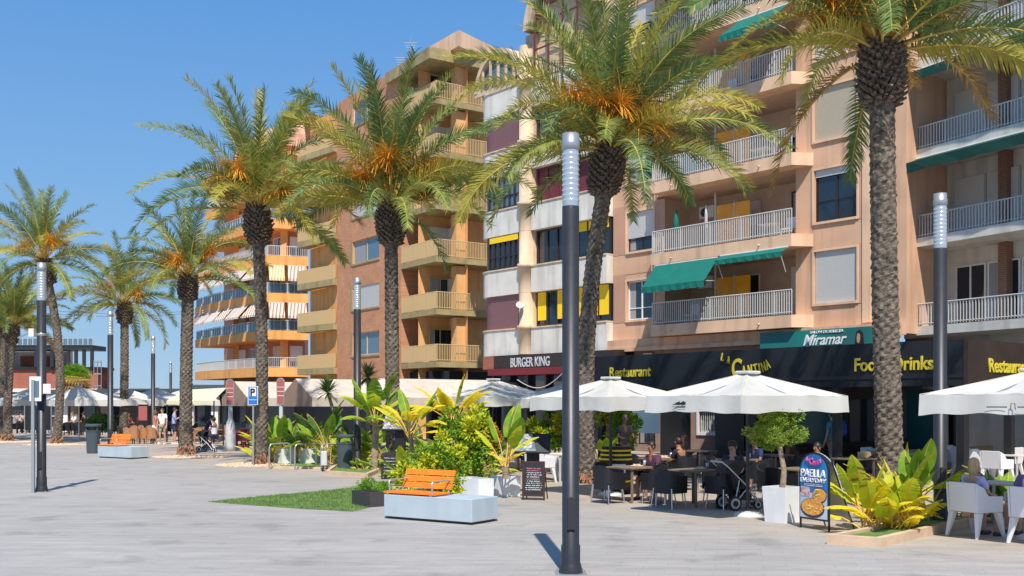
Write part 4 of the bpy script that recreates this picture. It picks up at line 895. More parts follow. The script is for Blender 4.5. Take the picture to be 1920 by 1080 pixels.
# far fan palm
random.seed(9); x, y = xy(140, 76); t = thing('fan_palm', 'bright green fan palm with brown hanging dead leaves in front of the red brick wall', 'palm tree', (x, y, 0))
mb = MB(); mb.tube([(x, y, 0), (x, y, 3.6)], [.3, .25], 10); mb.build('trunk', 'bark', t); mb = MB()
for k in range(46):
    az = k*2.4; el = R(80-130*k/45); h_ = Vector((math.cos(az), math.sin(az), 0)); d = h_*math.cos(el)+Vector((0, 0, math.sin(el))); s = Vector((-h_.y, h_.x, 0)); u = s.cross(d); c0_ = Vector((x, y, 3.7))+d*.55
    for j in range(11):
        a = R(-75+15*j); dd_ = d*math.cos(a)+s*math.sin(a); L = .95; m = c0_+dd_*L*.6; e = c0_+(dd_*L)+Vector((0, 0, -.18)); wv = dd_.cross(u).normalized()*.055
        mb.add([c0_, m+wv, e, m-wv], [(0, 1, 2, 3)], 0 if k < 22 else (2 if k < 30 else 1))
mb.build('crown', ['paddle', 'frond_dry', 'paddle_lime'], t)
# ================================================================ street furniture
P = {}
def proto(key, name, label, cat, group): P[key] = thing(name, label, cat, (0, 0, 0), group); return P[key]
# lamp posts
t = proto('lamp', 'lamp_post', '', 'lamp post', 'round black lamp posts with glass tops')
MB().lathe([(0, 4.5), (.105, 4.5), (.105, .36), (.118, .34), (.118, .14), (.125, .12), (.15, .02), (.15, .001)], 24).build('pole', 'lamp_dark', t)
MB().box(-.045, .045, -.128, -.10, .55, .95).build('hatch', 'lamp_dark', t, bevel=.004)
f = MB(); f.box(-.19, .19, -.19, .19, .0, .012); f.build('base_plate', 'steel', t); f = MB()
for bx_ in (-.16, .16):
    for by_ in (-.16, .16): f.cyl(bx_, by_, .0125, .035, .014, n=6)
f.build('bolts', 'steel', t)
f = MB(); f.lathe([(.10, 4.5), (.10, 5.2)], 24); f.build('glass', 'lamp_glass', t)
f = MB()
for k in range(10): z = 4.56+k*.063; f.lathe([(.1005, z), (.108, z+.012), (.109, z+.02), (.1005, z+.026)], 24)
gl = f.build('ring', 'lamp_ring', t)
MB().lathe([(.0, 5.201), (.112, 5.201), (.112, 5.29), (.104, 5.30), (.104, 5.39), (.0, 5.40)], 24).build('cap', 'steel', t)
lamps = [(1070, 1075, 250, 'nearest lamp post, standing in front of the leaning palm'), (78, 922, 492, 'left lamp post with a small camera box and pink sign plate'), (670, 880, 520, 'lamp post between the dark litter bin and the strelitzias'), (1763, 985, 362, 'dark lamp post at the right beside the stone-edged plant bed'),
         (207, 852, 583, 'lamp post rising behind the far wooden bench'), (287, 828, 630, 'distant lamp post between the two far palms'), (320, 803, 678, 'farthest and smallest lamp post above the terrace roofs')]
LP = []
for px, py, ty, lb in lamps:
    x, y = gp(px, py); LP.append((x, y)); place(P, 'lamp', (x, y), 0, lb, (zz(ty, y))/5.4)
# camera box & sign on the second lamp
x, y = LP[1]; t = thing('security_camera', 'small pale box with antenna strapped to the left lamp post', 'camera', (x-.13, y-.1, zz(625, y)))
MB().box(x-.22, x-.1, y-.2, y-.05, zz(632, y), zz(617, y)).build('housing', 'cream', t); f = MB(); f.tube([(x-.18, y-.12, zz(622, y)), (x-.5, y-.12, zz(634, y))], .02, 5); f.lathe([(.109, zz(630, y)), (.116, zz(629, y)), (.116, zz(626, y)), (.109, zz(625, y))], 16, (x, y)); f.build('bracket', 'steel', t)
t = thing('lamp_sign', 'small white plate with pink edge fixed on the left lamp post', 'sign', (x+.2, y-.12, zz(740, y)))
f = MB(); f.box(x+.0, x+.09, y-.14, y-.12, zz(740, y), zz(716, y), 1); f.box(x+.092, x+.27, y-.14, y-.12, zz(738, y), zz(720, y), 0); f.build('plate', ['white_paint', 'pink'], t)
# tall grey post with a board beside it
x, y = gp(62, 924); t = thing('sign_post', 'grey square post with a framed white board, left of the left lamp post', 'sign', (x, y, 0))
f = MB(); f.box(x-.035, x+.035, y-.03, y+.03, 0, zz(712, y)); f.build('post', 'steel', t)
f = MB(); f.box(x-.1, x+.17, y+.035, y+.07, zz(752, y), zz(706, y), 0); f.box(x-.06, x+.13, y+.028, y+.034, zz(745, y), zz(714, y), 1); f.build('board', ['white_paint', 'glass_blue'], t)
# parking sign
x, y = gp(475, 873); t = thing('parking_sign', 'blue parking sign with white P on a grey pole', 'sign', (x, y, 0))
MB().cyl(x, y, 0, zz(728, y), .035, n=10).build('pole', 'steel', t)
z0, z1 = zz(759, y), zz(724, y); wd = .17
f = MB(); f.box(x-wd, x+wd, y-.06, y-.04, z0, z1, 0); f.box(x-wd+.02, x+wd-.02, y-.068, y-.061, z0+.02, z1-.02, 1); f.box(x-.10, x+.11, y-.075, y-.069, z0+.29, z1-.05, 0); f.box(x-wd+.04, x+wd-.04, y-.075, y-.069, z0+.16, z0+.175, 0)
pn = f.build('panel', ['white_paint', 'sign_blue'], t); text('P', FL, x-.01, y-.078, z0+.31, .24, .16, 'black', t, .03)
# round-headed advertising pillars
def pillar_sign(px, py, top, label):
    x, y = gp(px, py); t = thing('info_pillar', label, 'sign', (x, y, 0), 'white posts with round-ended red plates')
    z1 = zz(top, y); s = y/40
    MB().lathe([(.0, .0), (.19*s, .0), (.20*s, .25), (.19*s, .8*s), (.15*s, 1.05*s), (.085*s, 1.25*s), (.075*s, z1-1.0*s)], 14, (x, y)).build('post', 'white_metal', t)
    f = MB(); r = .155*s; P_ = [(x+r*math.cos(R(a)), z1-r+r*math.sin(R(a))) for a in range(0, 181, 20)]+[(x-r+.02, z1-1.02*s), (x+r-.02, z1-1.02*s)]
    f.prismy(P_[::-1], y-.09, y-.07, 0); f.prismy([(x+(a-x)*.82, z1-.52*s+(b-(z1-.52*s))*.88) for a, b in P_][::-1], y-.098, y-.091, 1); pn = f.build('plate', ['steel', 'sign_red'], t)
    f = MB()
    for q in (.36, .52, .68): f.box(x-r*.8, x+r*.8, y-.105, y-.099, z1-q*s-.015, z1-q*s+.015)
    f.build('stripe', 'cream', t)
pillar_sign(432, 846, 710, 'white flared post with red round-ended plate beside the person in white')
pillar_sign(527, 868, 708, 'red round-ended plate on a post behind the green plants')
# litter bins
def bin_(px, py, top, label):
    x, y = gp(px, py); s = zz(top, y)/1.1; t = thing('litter_bin', label, 'bin', (x, y, 0), 'dark litter bins')
    f = MB(); n = 20
    def ring(r, z, sq=.75): return [(x+s*r*(abs(math.cos(2*math.pi*k/n))**sq)*math.copysign(1, math.cos(2*math.pi*k/n)), y+s*r*(abs(math.sin(2*math.pi*k/n))**sq)*math.copysign(1, math.sin(2*math.pi*k/n)), z*s) for k in range(n)]
    rs = [ring(.21, .0), ring(.225, .05), ring(.255, .80), ring(.27, .82), ring(.27, .86)]
    for a, b in zip(rs, rs[1:]): f.add(a+b, [(k, (k+1) % n, n+(k+1) % n, n+k) for k in range(n)])
    f.add(rs[-1], [tuple(range(n))]); f.build('body', 'bin', t)
    f = MB(); rs = [ring(.27, 1.0), ring(.285, 1.02), ring(.285, 1.07), ring(.24, 1.10)]
    for a, b in zip(rs, rs[1:]): f.add(a+b, [(k, (k+1) % n, n+(k+1) % n, n+k) for k in range(n)], sm=True)
    f.add(rs[-1], [tuple(range(n))]); f.add(rs[0], [tuple(range(n))[::-1]]); f.build('lid', 'bin', t)
    f = MB()
    for dx, dy in ((-.2, -.15), (.2, -.15), (-.2, .15), (.2, .15)): f.box(x+s*dx-.02, x+s*dx+.02, y+s*dy-.02, y+s*dy+.02, .861*s, .999*s)
    f.build('bracket', 'bin', t)
bin_(175, 850, 795, 'dark litter bin to the left of the far wooden bench'); bin_(647, 881, 815, 'dark litter bin touching the middle lamp post')
# bicycle racks
for i, (a, b, py) in enumerate([(505, 545, 880), (553, 593, 881), (602, 640, 882)]):
    x0, y0 = gp(a, py); x1, y1 = gp(b, py-2); t = thing('bicycle_rack', ['leftmost steel hoop rack beside the parking sign', 'middle steel hoop rack in front of the white planters', 'right steel hoop rack beside the litter bin'][i], 'bicycle rack', ((x0+x1)/2, (y0+y1)/2, 0), 'steel hoop bicycle racks')
    p = [(x0, y0, 0), (x0, y0, .68)]+[(x0+(x1-x0)*u, y0+(y1-y0)*u, .68+.12*math.sin(math.pi*min(1, v))) for u, v in ((.04, .22), (.1, .4), (.18, .5), (.5, .5), (.82, .5), (.9, .6), (.96, .78))]+[(x1, y1, .68), (x1, y1, 0)]
    MB().tube(p, .026, 8).build('hoop', 'steel', t)
# bench blocks with orange slatted seat -------------------------------------
t = proto('bench', 'bench', '', 'bench', 'concrete blocks with orange wooden seats'); L, D, Hh = 1.965, .80, .44
MB().box(0, L, 0, D, .045, Hh).build('block', 'concrete_blue', t, bevel=.008); MB().box(.04, L-.04, .05, D-.04, 0, .044).build('plinth', 'black', t)
f = MB(); 
for k in range(5): f.box(-.01, 1.14, .0+k*.098, .085+k*.098, Hh+.025, Hh+.055)
f.build('seat', 'bench_wood', t, bevel=.004)
f = MB()
for k in range(3):
    z = Hh+.10+k*.118; yb = .52+k*.045; f.add([(0, yb, z), (1.13, yb, z), (1.13, yb+.035, z+.10), (0, yb+.035, z+.10), (0, yb+.03, z-.005), (1.13, yb+.03, z-.005), (1.13, yb+.065, z+.095), (0, yb+.065, z+.095)], [(0, 1, 2, 3), (7, 6, 5, 4), (4, 5, 1, 0), (3, 2, 6, 7), (1, 5, 6, 2), (4, 0, 3, 7)])
f.build('backrest', 'bench_wood', t)
for q in (.06, 1.04):
    f = MB(); f.box(q, q+.04, .0, .5, Hh+.001, Hh+.024); f.tube([(q+.02, .52, Hh+.01), (q+.02, .68, Hh+.42)], .018, 6); f.tube([(q+.02, .06, Hh+.05), (q+.02, .05, Hh+.24), (q+.02, .10, Hh+.26), (q+.02, .6, Hh+.26)], .016, 6); f.build('armrest', 'steel', t)
a, b = gp(720, 972), gp(885, 985); ang = math.atan2(b[1]-a[1], b[0]-a[0]); place(P, 'bench', a, ang, 'pale grey block bench with orange slatted seat in front of the bushes')
a = gp(183, 858); place(P, 'bench', a, ang, 'far grey block bench with orange back, left side of the plaza', 1.02)
# planters
def planter(px, py, w_, d_, h_, label, m='planter_white', taper=.88, rz=None, soil=True, group=None):
    x, y = gp(px, py); rz = FM.ang if rz is None else rz; t = thing('planter', label, 'planter', (x, y, 0), group)
    c, s_ = math.cos(rz), math.sin(rz); f = MB(Fr((x, y), (c, s_))); k = taper; q = .035
    def rect(a, b, z, i=0): return [(-a/2+i, -b/2+i, z), (a/2-i, -b/2+i, z), (a/2-i, b/2-i, z), (-a/2+i, b/2-i, z)]
    f.add(rect(w_*k, d_*k, 0)+rect(w_, d_, h_)+rect(w_, d_, h_, q)+rect(w_, d_, h_-.06, q), [(0, 1, 5, 4), (1, 2, 6, 5), (2, 3, 7, 6), (3, 0, 4, 7), (4, 5, 9, 8), (5, 6, 10, 9), (6, 7, 11, 10), (7, 4, 8, 11), (8, 9, 13, 12), (9, 10, 14, 13), (10, 11, 15, 14), (11, 8, 12, 15), (3, 2, 1, 0)])
    f.build('box', m, t); g = MB(f.fr); g.add(rect(w_, d_, h_-.055, q+.002), [(0, 1, 2, 3)]); g.build('soil', 'soil', t); return t
planter(1467, 978, .50, .50, .62, 'white tapering planter holding the round-headed little tree', taper=.86)
planter(948, 930, .48, .48, .46, 'white square planter holding the single upright strelitzia leaf', taper=.97)
planter(890, 933, .85, .42, .44, 'long white planter half hidden behind the near bench', taper=.98)
planter(690, 948, .72, .34, .30, 'low dark grey box at the end of the grass strip', 'planter_dark', .99)
for i, (px, py) in enumerate([(533, 869), (578, 869), (618, 868)]): planter(px, py, .62, .5, .52, ['first white planter behind the bicycle racks, nearest the parking sign', 'middle white planter behind the bicycle racks', 'right white planter behind the racks, beside the bin'][i], taper=.95, group='white planters behind the racks')
# plant beds with stone kerb
def bed(name, label, pts, h, kw=.11, m='kerb'):
    t = thing(name, label, 'plant bed', (*pts[0], 0)); n = len(pts); cx = sum(p[0] for p in pts)/n; cy = sum(p[1] for p in pts)/n
    ins = []
    for i in range(n):
        a, b, c = pts[i-1], pts[i], pts[(i+1) % n]; n1 = Vector((b[1]-a[1], a[0]-b[0])).normalized(); n2 = Vector((c[1]-b[1], b[0]-c[0])).normalized()
        if (Vector((cx, cy))-Vector(b)).dot(n1+n2) < 0: n1, n2 = -n1, -n2
        bis = (n1+n2).normalized(); ins.append(tuple(Vector(b)+bis*kw/max(.4, bis.dot(n1))))
    f = MB(); O = [(*p, 0) for p in pts]+[(*p, h) for p in pts]+[(*p, h) for p in ins]+[(*p, h-.05) for p in ins]; fs = []
    for i in range(n):
        j = (i+1) % n; fs += [(i, j, n+j, n+i), (n+i, n+j, 2*n+j, 2*n+i), (2*n+i, 2*n+j, 3*n+j, 3*n+i)]
    f.add(O, fs); f.build('kerb', m, t); g = MB(); g.add([(*p, h-.045) for p in ins], [tuple(range(n))]); g.build('soil', 'turf', t); return t
C_ = gp(1652, 1027); Lf = gp(1550, 1020); Rt = gp(1768, 999); bk = (Lf[0]+Rt[0]-C_[0]+.9, Lf[1]+Rt[1]-C_[1]+.9)
bed('plant_bed', 'beige stone-edged bed full of yellow-green plants beside the paella board', [Lf, C_, Rt, (Rt[0]+.9, Rt[1]+.9), bk], .14)
bed('plant_bed', 'low pinkish kerb around the plants behind the bin and lamp post', [gp(610, 890), gp(690, 896), gp(722, 882), gp(735, 868), gp(640, 868)], .12)
bed('plant_bed', 'thin pink kerb strip under the white planters behind the racks', [gp(498, 878), gp(625, 880), gp(625, 866), gp(500, 866)], .07)
# turf
random.seed(1)
gpoly = [gp(388, 941), gp(480, 948), gp(560, 954), gp(662, 959), gp(700, 950), gp(745, 930), gp(730, 908), gp(690, 911), gp(600, 921), gp(500, 930)]
f = MB(); f.add([(*p, .006) for p in gpoly], [tuple(range(len(gpoly)))])
def inside(x, y):
    c = False; n = len(gpoly); j = n-1
    for i in range(n):
        xi, yi = gpoly[i]; xj, yj = gpoly[j]
        if (yi > y) != (yj > y) and x < (xj-xi)*(y-yi)/(yj-yi)+xi: c = not c
        j = i
    return c
xs = [p[0] for p in gpoly]; ys = [p[1] for p in gpoly]
for k in range(16000):
    x, y = random.uniform(min(xs), max(xs)), random.uniform(min(ys), max(ys))
    if not inside(x, y): continue
    a = random.random()*6.28; h_ = random.uniform(.02, .05); f.add([(x-.008*math.cos(a), y-.008*math.sin(a), .006), (x+.008*math.cos(a), y+.008*math.sin(a), .006), (x+.02*math.sin(a), y+.02*math.cos(a), h_)], [(0, 1, 2)])
tag(f.build('grass', 'turf'), 'wedge of short green turf lying on the paving left of the bench', 'grass', kind='stuff')
c = gp(702, 925); bush('ground_cover_plant', 'low mound of green ground cover at the end of the turf', (*c, .12), (.45, .35, .20), 1800, ['bush_green', 'paddle'], (3, 2), 20, .06, cat='plant')
def pebbles(label, px, py, rx, ry, seed):
    random.seed(seed); x, y = gp(px, py); f = MB(); f.add([(x+rx*math.cos(a/24*6.283), y+ry*math.sin(a/24*6.283), .005) for a in range(24)], [tuple(range(24))])
    for k in range(420):
        a = random.random()*6.28; q = math.sqrt(random.random()); r_ = random.uniform(.03, .06); px_, py_ = x+rx*q*math.cos(a), y+ry*q*math.sin(a)
        f.ell((px_, py_, .01), (r_, r_*.8, r_*.6), 6, 4)
    tag(f.build('pebbles', 'pebbles'), label, 'pebbles', kind='stuff')
pebbles('ring of pinkish pebbles round the stout palm', 360, 857, 1.5, 1.1, 1); pebbles('pinkish pebbles round the palm beside the parking sign', 478, 872, 1.3, 1.2, 2)
pebbles('pebbles round the bent palm behind the left lamp post', 103, 834, 1.5, 1.2, 3); pebbles('pebbles round the short palm at the left edge', 14, 829, 1.6, 1.2, 4)
# paella A-board -------------------------------------------------------------
A0, A1 = gp(1499, 989), gp(1564, 999); fa = Fr(A0, (A1[0]-A0[0], A1[1]-A0[1])); W_ = .70; HB_ = 1.28
fa.e = (A1[0]-A0[0], A1[1]-A0[1]); l_ = math.hypot(*fa.e); fa.e = (fa.e[0]/l_, fa.e[1]/l_)
t = thing('a_board', 'arched pavement board advertising paella with two pans on blue', 'sign', (*A0, 0))
mat('board_blue', (.01, .13, .42), .4, col2=(.02, .30, .55), vs=1.2); mat('board_low', (.45, .55, .66), .45, col2=(.62, .66, .72), vs=3); mat('pan_rim', (.03, .03, .035), .4)
mat('paella', (.75, .22, .03), .6, col2=(.80, .48, .12), vs=22, det=8); mat('prawn', (.70, .12, .05), .5); mat('lemon', (.9, .75, .15), .5); mat('garlic', (.45, .10, .12), .6, col2=(.7, .6, .55), vs=18)
def arch(w0, w1, z0, z1, r, n=12): c = (w0+w1)/2; rr = (w1-w0)/2; return [(w0, z0), (w1, z0)]+[(c+rr*math.cos(R(a*180/n)), z1-r+r*math.sin(R(a*180/n))) for a in range(n+1)]
f = MB(fa); f.prismy(arch(.0, W_, .16, HB_, .33), 0, .03, 0); f.build('panel', ['black'], t)
f = MB(fa); f.prismy(arch(.03, W_-.03, .19, HB_-.03, .31), -.008, -.001, 0); pnl = f.build('poster', 'board_blue', t)
f = MB(fa); f.prismy([(.032, .192), (W_-.032, .192), (W_-.032, .62), (.032, .60)], -.012, -.009, 0); f.build('poster_base', 'board_low', t)
def disc(cx, cz, rx, rz, y, m, nm): g = MB(fa); g.prismy([(cx+rx*math.cos(k/20*6.283), cz+rz*math.sin(k/20*6.283)) for k in range(20)], y, y+.003); return g.build(nm, m, t)
disc(.33, .36, .285, .165, -.017, 'pan_rim', 'pan'); disc(.33, .375, .26, .14, -.021, 'paella', 'rice'); disc(.50, .575, .17, .125, -.0165, 'pan_rim', 'pan'); disc(.50, .58, .155, .11, -.0205, 'paella', 'rice')
random.seed(2); g = MB(fa)
for k in range(16):
    q = random.random()*6.28; rr = random.random(); cx, cz = (.33+.22*rr*math.cos(q), .375+.11*rr*math.sin(q)) if k < 10 else (.5+.12*rr*math.cos(q), .58+.08*rr*math.sin(q)); s_ = .022
    g.prismy([(cx-s_, cz), (cx, cz-s_*.5), (cx+s_, cz+s_*.2), (cx, cz+s_*.6)], -.026, -.023, k % 3 and 0 or 1)
g.build('topping', ['prawn', 'lemon'], t); g = MB(fa); g.prismy([(.06, .55), (.26, .55), (.26, .70), (.06, .70)], -.019, -.013); g.build('photo', 'garlic', t)
text('PAELLA', fa, W_/2, -.02, .875, .13, .58, 'letter_white', t, .004); text('EVERYDAY', fa, W_/2, -.02, .785, .075, .60, 'letter_white', t, .0); 
g = MB(fa)
for zz_ in (.745, .72): g.box(.14, .56, -.014, -.009, zz_, zz_+.012)
g.build('small_print', 'letter_white', t)
for ch, dx, dz, h_, ro in (('L', -.15, .10, .06, -20), ('A', -.10, .075, .06, -15), ('C', -.05, .04, .11, -8), ('A', .01, .03, .07, 0), ('N', .06, .03, .07, 8), ('T', .105, .04, .07, 14), ('I', .14, .05, .07, 20), ('N', .17, .065, .07, 24)):
    text(ch, fa, W_/2+dx, -.02, 1.04+dz, h_, h_*.6, 'pink', t, .03, rot=R(ro))
for q in (0.0, W_-.025): MB(fa).box(q, q+.025, .002, .028, .0, .159).build('leg', 'black', t)
bk_ = Fr(fa.w(.0, .55, 0)[:2], fa.e); f = MB(fa)
vs = [(.03, .10), (W_-.03, .10)]
pa = arch(.0, W_, .16, HB_, .33)
f.add([(a, .04+.5*(HB_-z)/HB_, z) for a, z in pa]+[(a, .06+.5*(HB_-z)/HB_, z) for a, z in pa], [tuple(range(len(pa))), tuple(range(len(pa), 2*len(pa)))[::-1]]+[(i, len(pa)+i, len(pa)+(i+1) % len(pa), (i+1) % len(pa)) for i in range(len(pa))]); f.build('back_panel', 'white_metal', t)
for q in (0.01, W_-.01): g = MB(fa); g.tube([(q, .05, HB_-.1), (q, .56, 0)], .014, 5); g.build('leg', 'black', t)
# chalkboards -------------------------------------------------------------------
def chalkboard(px, py, w_, h_, label, rounded, seed, m2='chalk_white'):
    random.seed(seed); x, y = gp(px, py); fr = Fr((x, y), (math.cos(R(-14)), math.sin(R(-14)))); t = thing('chalkboard', label, 'sign', (x, y, 0))
    f = MB(fr); t_ = .04
    if rounded: f.prismy(arch(-w_/2, w_/2, .1, h_, .12), 0, .03)
    else: f.box(-w_/2, w_/2, 0, .03, .08, h_)
    f.build('frame', 'frame_wood', t); f = MB(fr)
    if rounded: f.prismy(arch(-w_/2+t_, w_/2-t_, .16, h_-t_, .10), -.006, -.001)
    else: f.box(-w_/2+t_, w_/2-t_, -.006, -.001, .14, h_-t_)
    f.build('board', 'chalk_black', t); f = MB(fr); nl = 5 if rounded else 11
    for i in range(nl):
        z = .20+(h_-.34)*(i+.5)/nl; x0 = -w_/2+t_+.03+random.random()*.05; x1 = w_/2-t_-.03-random.random()*.06; xx = x0; col = 0 if rounded else (1 if i in (5, 9, 10) else 0); hh = .018 if rounded else .017
        while xx < x1:   # illegible handwriting: short joined strokes
            wv = random.uniform(.012, .028); dz = random.uniform(-hh, hh); f.add([(xx, -.009, z+dz), (xx+wv, -.009, z-dz*.6), (xx+wv, -.009, z-dz*.6+.011), (xx, -.009, z+dz+.011)], [(0, 1, 2, 3)], col); xx += wv*(1.0 if random.random() < .8 else 1.9)
    f.build('writing', ['chalk_white', 'chalk_pink'], t)
    for a in (-w_/2, w_/2-.035):
        MB(fr).box(a, a+.035, .001, .03, 0, .1 if rounded else .08).build('leg', 'frame_wood', t); g = MB(fr); g.tube([(a+.017, .04, h_*.9), (a+.017, .38, 0)], .015, 5); g.build('leg', 'frame_wood', t)
chalkboard(731, 899, .52, .76, 'arched chalkboard with white handwriting left of the strelitzias', True, 3)
chalkboard(1000, 938, .50, .84, 'rectangular chalkboard with dense writing below the menu lectern', False, 4)
mat('menu_photo', (.06, .09, .13), .25, col2=(.30, .36, .40), vs=7, det=8, bump=.0); mat('food_specks', (.6, .25, .08), .4, col2=(.75, .68, .5), vs=20)
def lectern(px, py, w_, h_, zt, label, dark=True):
    x, y = gp(px, py); fr = Fr((x, y), (math.cos(R(-8)), math.sin(R(-8)))); t = thing('menu_stand', label, 'menu stand', (x, y, 0))
    MB(fr).box(-.14, .14, .05, .25, 0, zt-h_*.35).build('stand', 'black', t)
    f = MB(fr); a, b = w_/2, .10; z0, z1 = zt-h_, zt; y0, y1 = -.12, .22
    vs = [(-a, y0, z0), (a, y0, z0), (a, y1, z1), (-a, y1, z1)]; f.add(vs+[(q[0], q[1]+.03, q[2]-.04) for q in vs], [(0, 1, 2, 3), (7, 6, 5, 4), (0, 4, 5, 1), (1, 5, 6, 2), (2, 6, 7, 3), (3, 7, 4, 0)]); f.build('panel', 'black', t)
    f = MB(fr); k = .94; f.add([(-a*k, y0+.015-.006, z0+.03), (a*.25, y0+.015-.006, z0+.03), (-a*.05, y1-.02-.006, z1-.01), (-a*k, y1-.02-.006, z1-.01)], [(0, 1, 2, 3)], 0)
    random.seed(px)
    for q in range(22):
        u, v = random.random(), random.random(); cx = -a*k+(a*1.05*k)*u*.9; yy = y0+(y1-y0)*(.1+.8*v)-.012; z_ = z0+(z1-z0)*(.1+.8*v)+.006; s_ = .028; f.add([(cx-s_, yy-.01, z_-s_*.5), (cx+s_, yy-.01, z_-s_*.4), (cx+s_*.8, yy+.01, z_+s_*.6), (cx-s_, yy+.01, z_+s_*.5)], [(0, 1, 2, 3)], 1)
    f.build('menu_photo', ['menu_photo', 'food_specks'], t)
lectern(998, 925, .82, .42, zz(815, 24), 'tilted dark menu stand with food photographs beside the chalkboard'); lectern(748, 893, .95, .40, zz(770, 30)-.15, 'menu stand with food photographs behind the arched chalkboard')
# small scooter behind the rack
x, y = gp(608, 884); t = thing('kick_scooter', 'small grey trolley with black wheels next to the rack and bin', 'trolley', (x, y, 0))
MB().box(x-.09, x+.09, y-.06, y+.1, .18, .62).build('body', 'white_metal', t, bevel=.02)
for dx in (-.05, .08): g = MB(); g.tube([(x+dx-.02, y, .09), (x+dx+.02, y, .09)], .09, 14); g.build('wheel', 'black', t)
g = MB(); g.tube([(x-.07, y+.08, .6), (x-.09, y+.1, .95), (x+.07, y+.1, .95), (x+.07, y+.08, .6)], .012, 5); g.build('handle', 'steel', t)
# ================================================================ umbrellas
def canopy(mb, fr, w_, d_, ze, za, val, n=20, seed=1):
    n = n*2; random.seed(seed)
    def H_(u, v): m = max(abs(u), abs(v)); mn = min(abs(u), abs(v)); return ze+(za-ze)*(1-m)**1.05+0-.075*math.sin(math.pi*m)*(1-mn/max(m, .01))**.7+.010*math.sin(u*11+v*5+seed)*math.sin(v*9-u*4)*m
    def XY(u, v): k = 1-.03*(1-max(abs(u), abs(v))); return (u*w_/2, v*d_/2)
    G_ = [[(*XY(-1+2*i/n, -1+2*j/n), H_(-1+2*i/n, -1+2*j/n)) for i in range(n+1)] for j in range(n+1)]
    vs = [p for r_ in G_ for p in r_]; mb.add(vs, [(j*(n+1)+i, j*(n+1)+i+1, (j+1)*(n+1)+i+1, (j+1)*(n+1)+i) for j in range(n) for i in range(n)], 0, False)
    # hanging valance with folds
    per = [(-1+2*i/n, -1) for i in range(n)]+[(1, -1+2*i/n) for i in range(n)]+[(1-2*i/n, 1) for i in range(n)]+[(-1, 1-2*i/n) for i in range(n)]
    for i, (u, v) in enumerate(per):
        u2, v2 = per[(i+1) % len(per)]
        def low(a, b):
            q = a if abs(b) >= .999 else b; bow = 1-.10*math.cos(q*math.pi/2); ox = 1+.012+.010*math.sin(a*9+b*8+seed); return (a*w_/2*(ox if abs(a) > .99 else 1), b*d_/2*(ox if abs(b) > .99 else 1), ze-val*bow+.012*math.sin(q*9+seed))
        mb.add([(*XY(u, v), ze), (*XY(u2, v2), ze), low(u2, v2), low(u, v)], [(3, 2, 1, 0)], 0, True)
def umbrella(px, py, w_, d_, label, ze=2.22, za=2.66, val=.31, post=True, logo=None, ang=None, seed=1, m='canvas', xy0=None, offpost=None, simple=False):
    x, y = xy0 or gp(px, py); a = FM.ang if ang is None else ang; fr = Fr((x, y), (math.cos(a), math.sin(a)))
    t = thing('parasol', label, 'parasol', (x, y, 0), 'large square terrace parasols')
    mb = MB(fr); canopy(mb, fr, w_, d_, ze, za, val, 10 if simple else 20, seed); mb.build('canopy', m, t)
    if not simple:
        f = MB(fr)
        for u, v in ((-1, -1), (1, -1), (1, 1), (-1, 1), (0, -1), (1, 0)): f.tube([(u*w_/2*q, v*d_/2*q, ze+(za-ze)*(1-q)**1.05+(.004 if u and v else .004-.075*math.sin(math.pi*q))) for q in [k/10 for k in range(11)]], .005, 4)
        f.build('seam', 'cream', t)
    f = MB(fr); f.box(-.17, .17, -.17, .17, za-.03, za+.03); f.build('vent_cap', m, t, bevel=.02)
    f = MB(fr); f.tube([(0, 0, 0), (0, 0, za-.04)], .035, 10); f.build('pole', 'steel' if simple else 'lamp_dark', t)
    f = MB(fr)
    for u, v in ((-1, -1), (1, -1), (1, 1), (-1, 1), (0, -1), (1, 0), (0, 1), (-1, 0)): f.tube([(0, 0, za-.10), (u*w_*.49, v*d_*.49, ze-.04)], .013, 4)
    for u, v in ((-1, -1), (1, -1), (1, 1), (-1, 1)): f.tube([(0, 0, ze-.25), (u*w_*.22, v*d_*.22, ze+(za-ze)*.45)], .011, 4)
    f.build('rib', 'steel', t)
    if not simple: MB(fr).lathe([(.0, .001), (.28, .001), (.26, .05), (.06, .08), (.05, .3), (0.04, .31)], 16).build('base', 'planter_white', t) if 0 else None
    if not simple:
        g = MB(fr); g.lathe([(.0, .09), (.05, .09), (.2, .07), (.27, .03), (.28, .001)], 16); g.build('base', 'white_metal', t)
    return t, fr
UM = []
t, fr = umbrella(1145, 928, 2.6, 2.6, 'white parasol with the small star mark directly right of the nearest lamp post', seed=2); UM.append(fr)
f = MB(fr); s_ = .07; cx, cz = .55, 2.03
f = MB(fr); pts = [(1.345, -.2+s_*(1 if k % 2 == 0 else .42)*math.cos(R(90+36*k)), cz+s_*(1 if k % 2 == 0 else .42)*math.sin(R(90+36*k))) for k in range(10)]
for k in range(10): f.tube([pts[k], pts[(k+1) % 10]], .004, 4)
f.build('star_mark', 'black', t)
a_, b_ = gp(1402, 967)
t, fr = umbrella(1402, 967, 2.2, 3.1, 'white parasol with the black mark on its valance, over the man in the cap', seed=5); UM.append(fr)
f = MB(fr)
for k, (dx, hh) in enumerate([(-.13, .02), (-.07, .05), (-.02, .07), (.03, .05), (.08, .075), (.12, .06)]): f.prismy([(-.25+dx-.03, 2.06), (-.25+dx+.035, 2.06), (-.25+dx+.04, 2.06+hh), (-.25+dx-.01, 2.06+hh*.7)], -1.60, -1.597)
f.box(-.42, -.08, -1.60, -1.597, 2.02, 2.03); f.build('valance_mark', 'black', t)
t, fr = umbrella(0, 0, 2.05, 3.1, 'white parasol at the right edge over the white armchairs', xy0=(8.05, 16.4), seed=8, za=2.6); UM.append(fr)
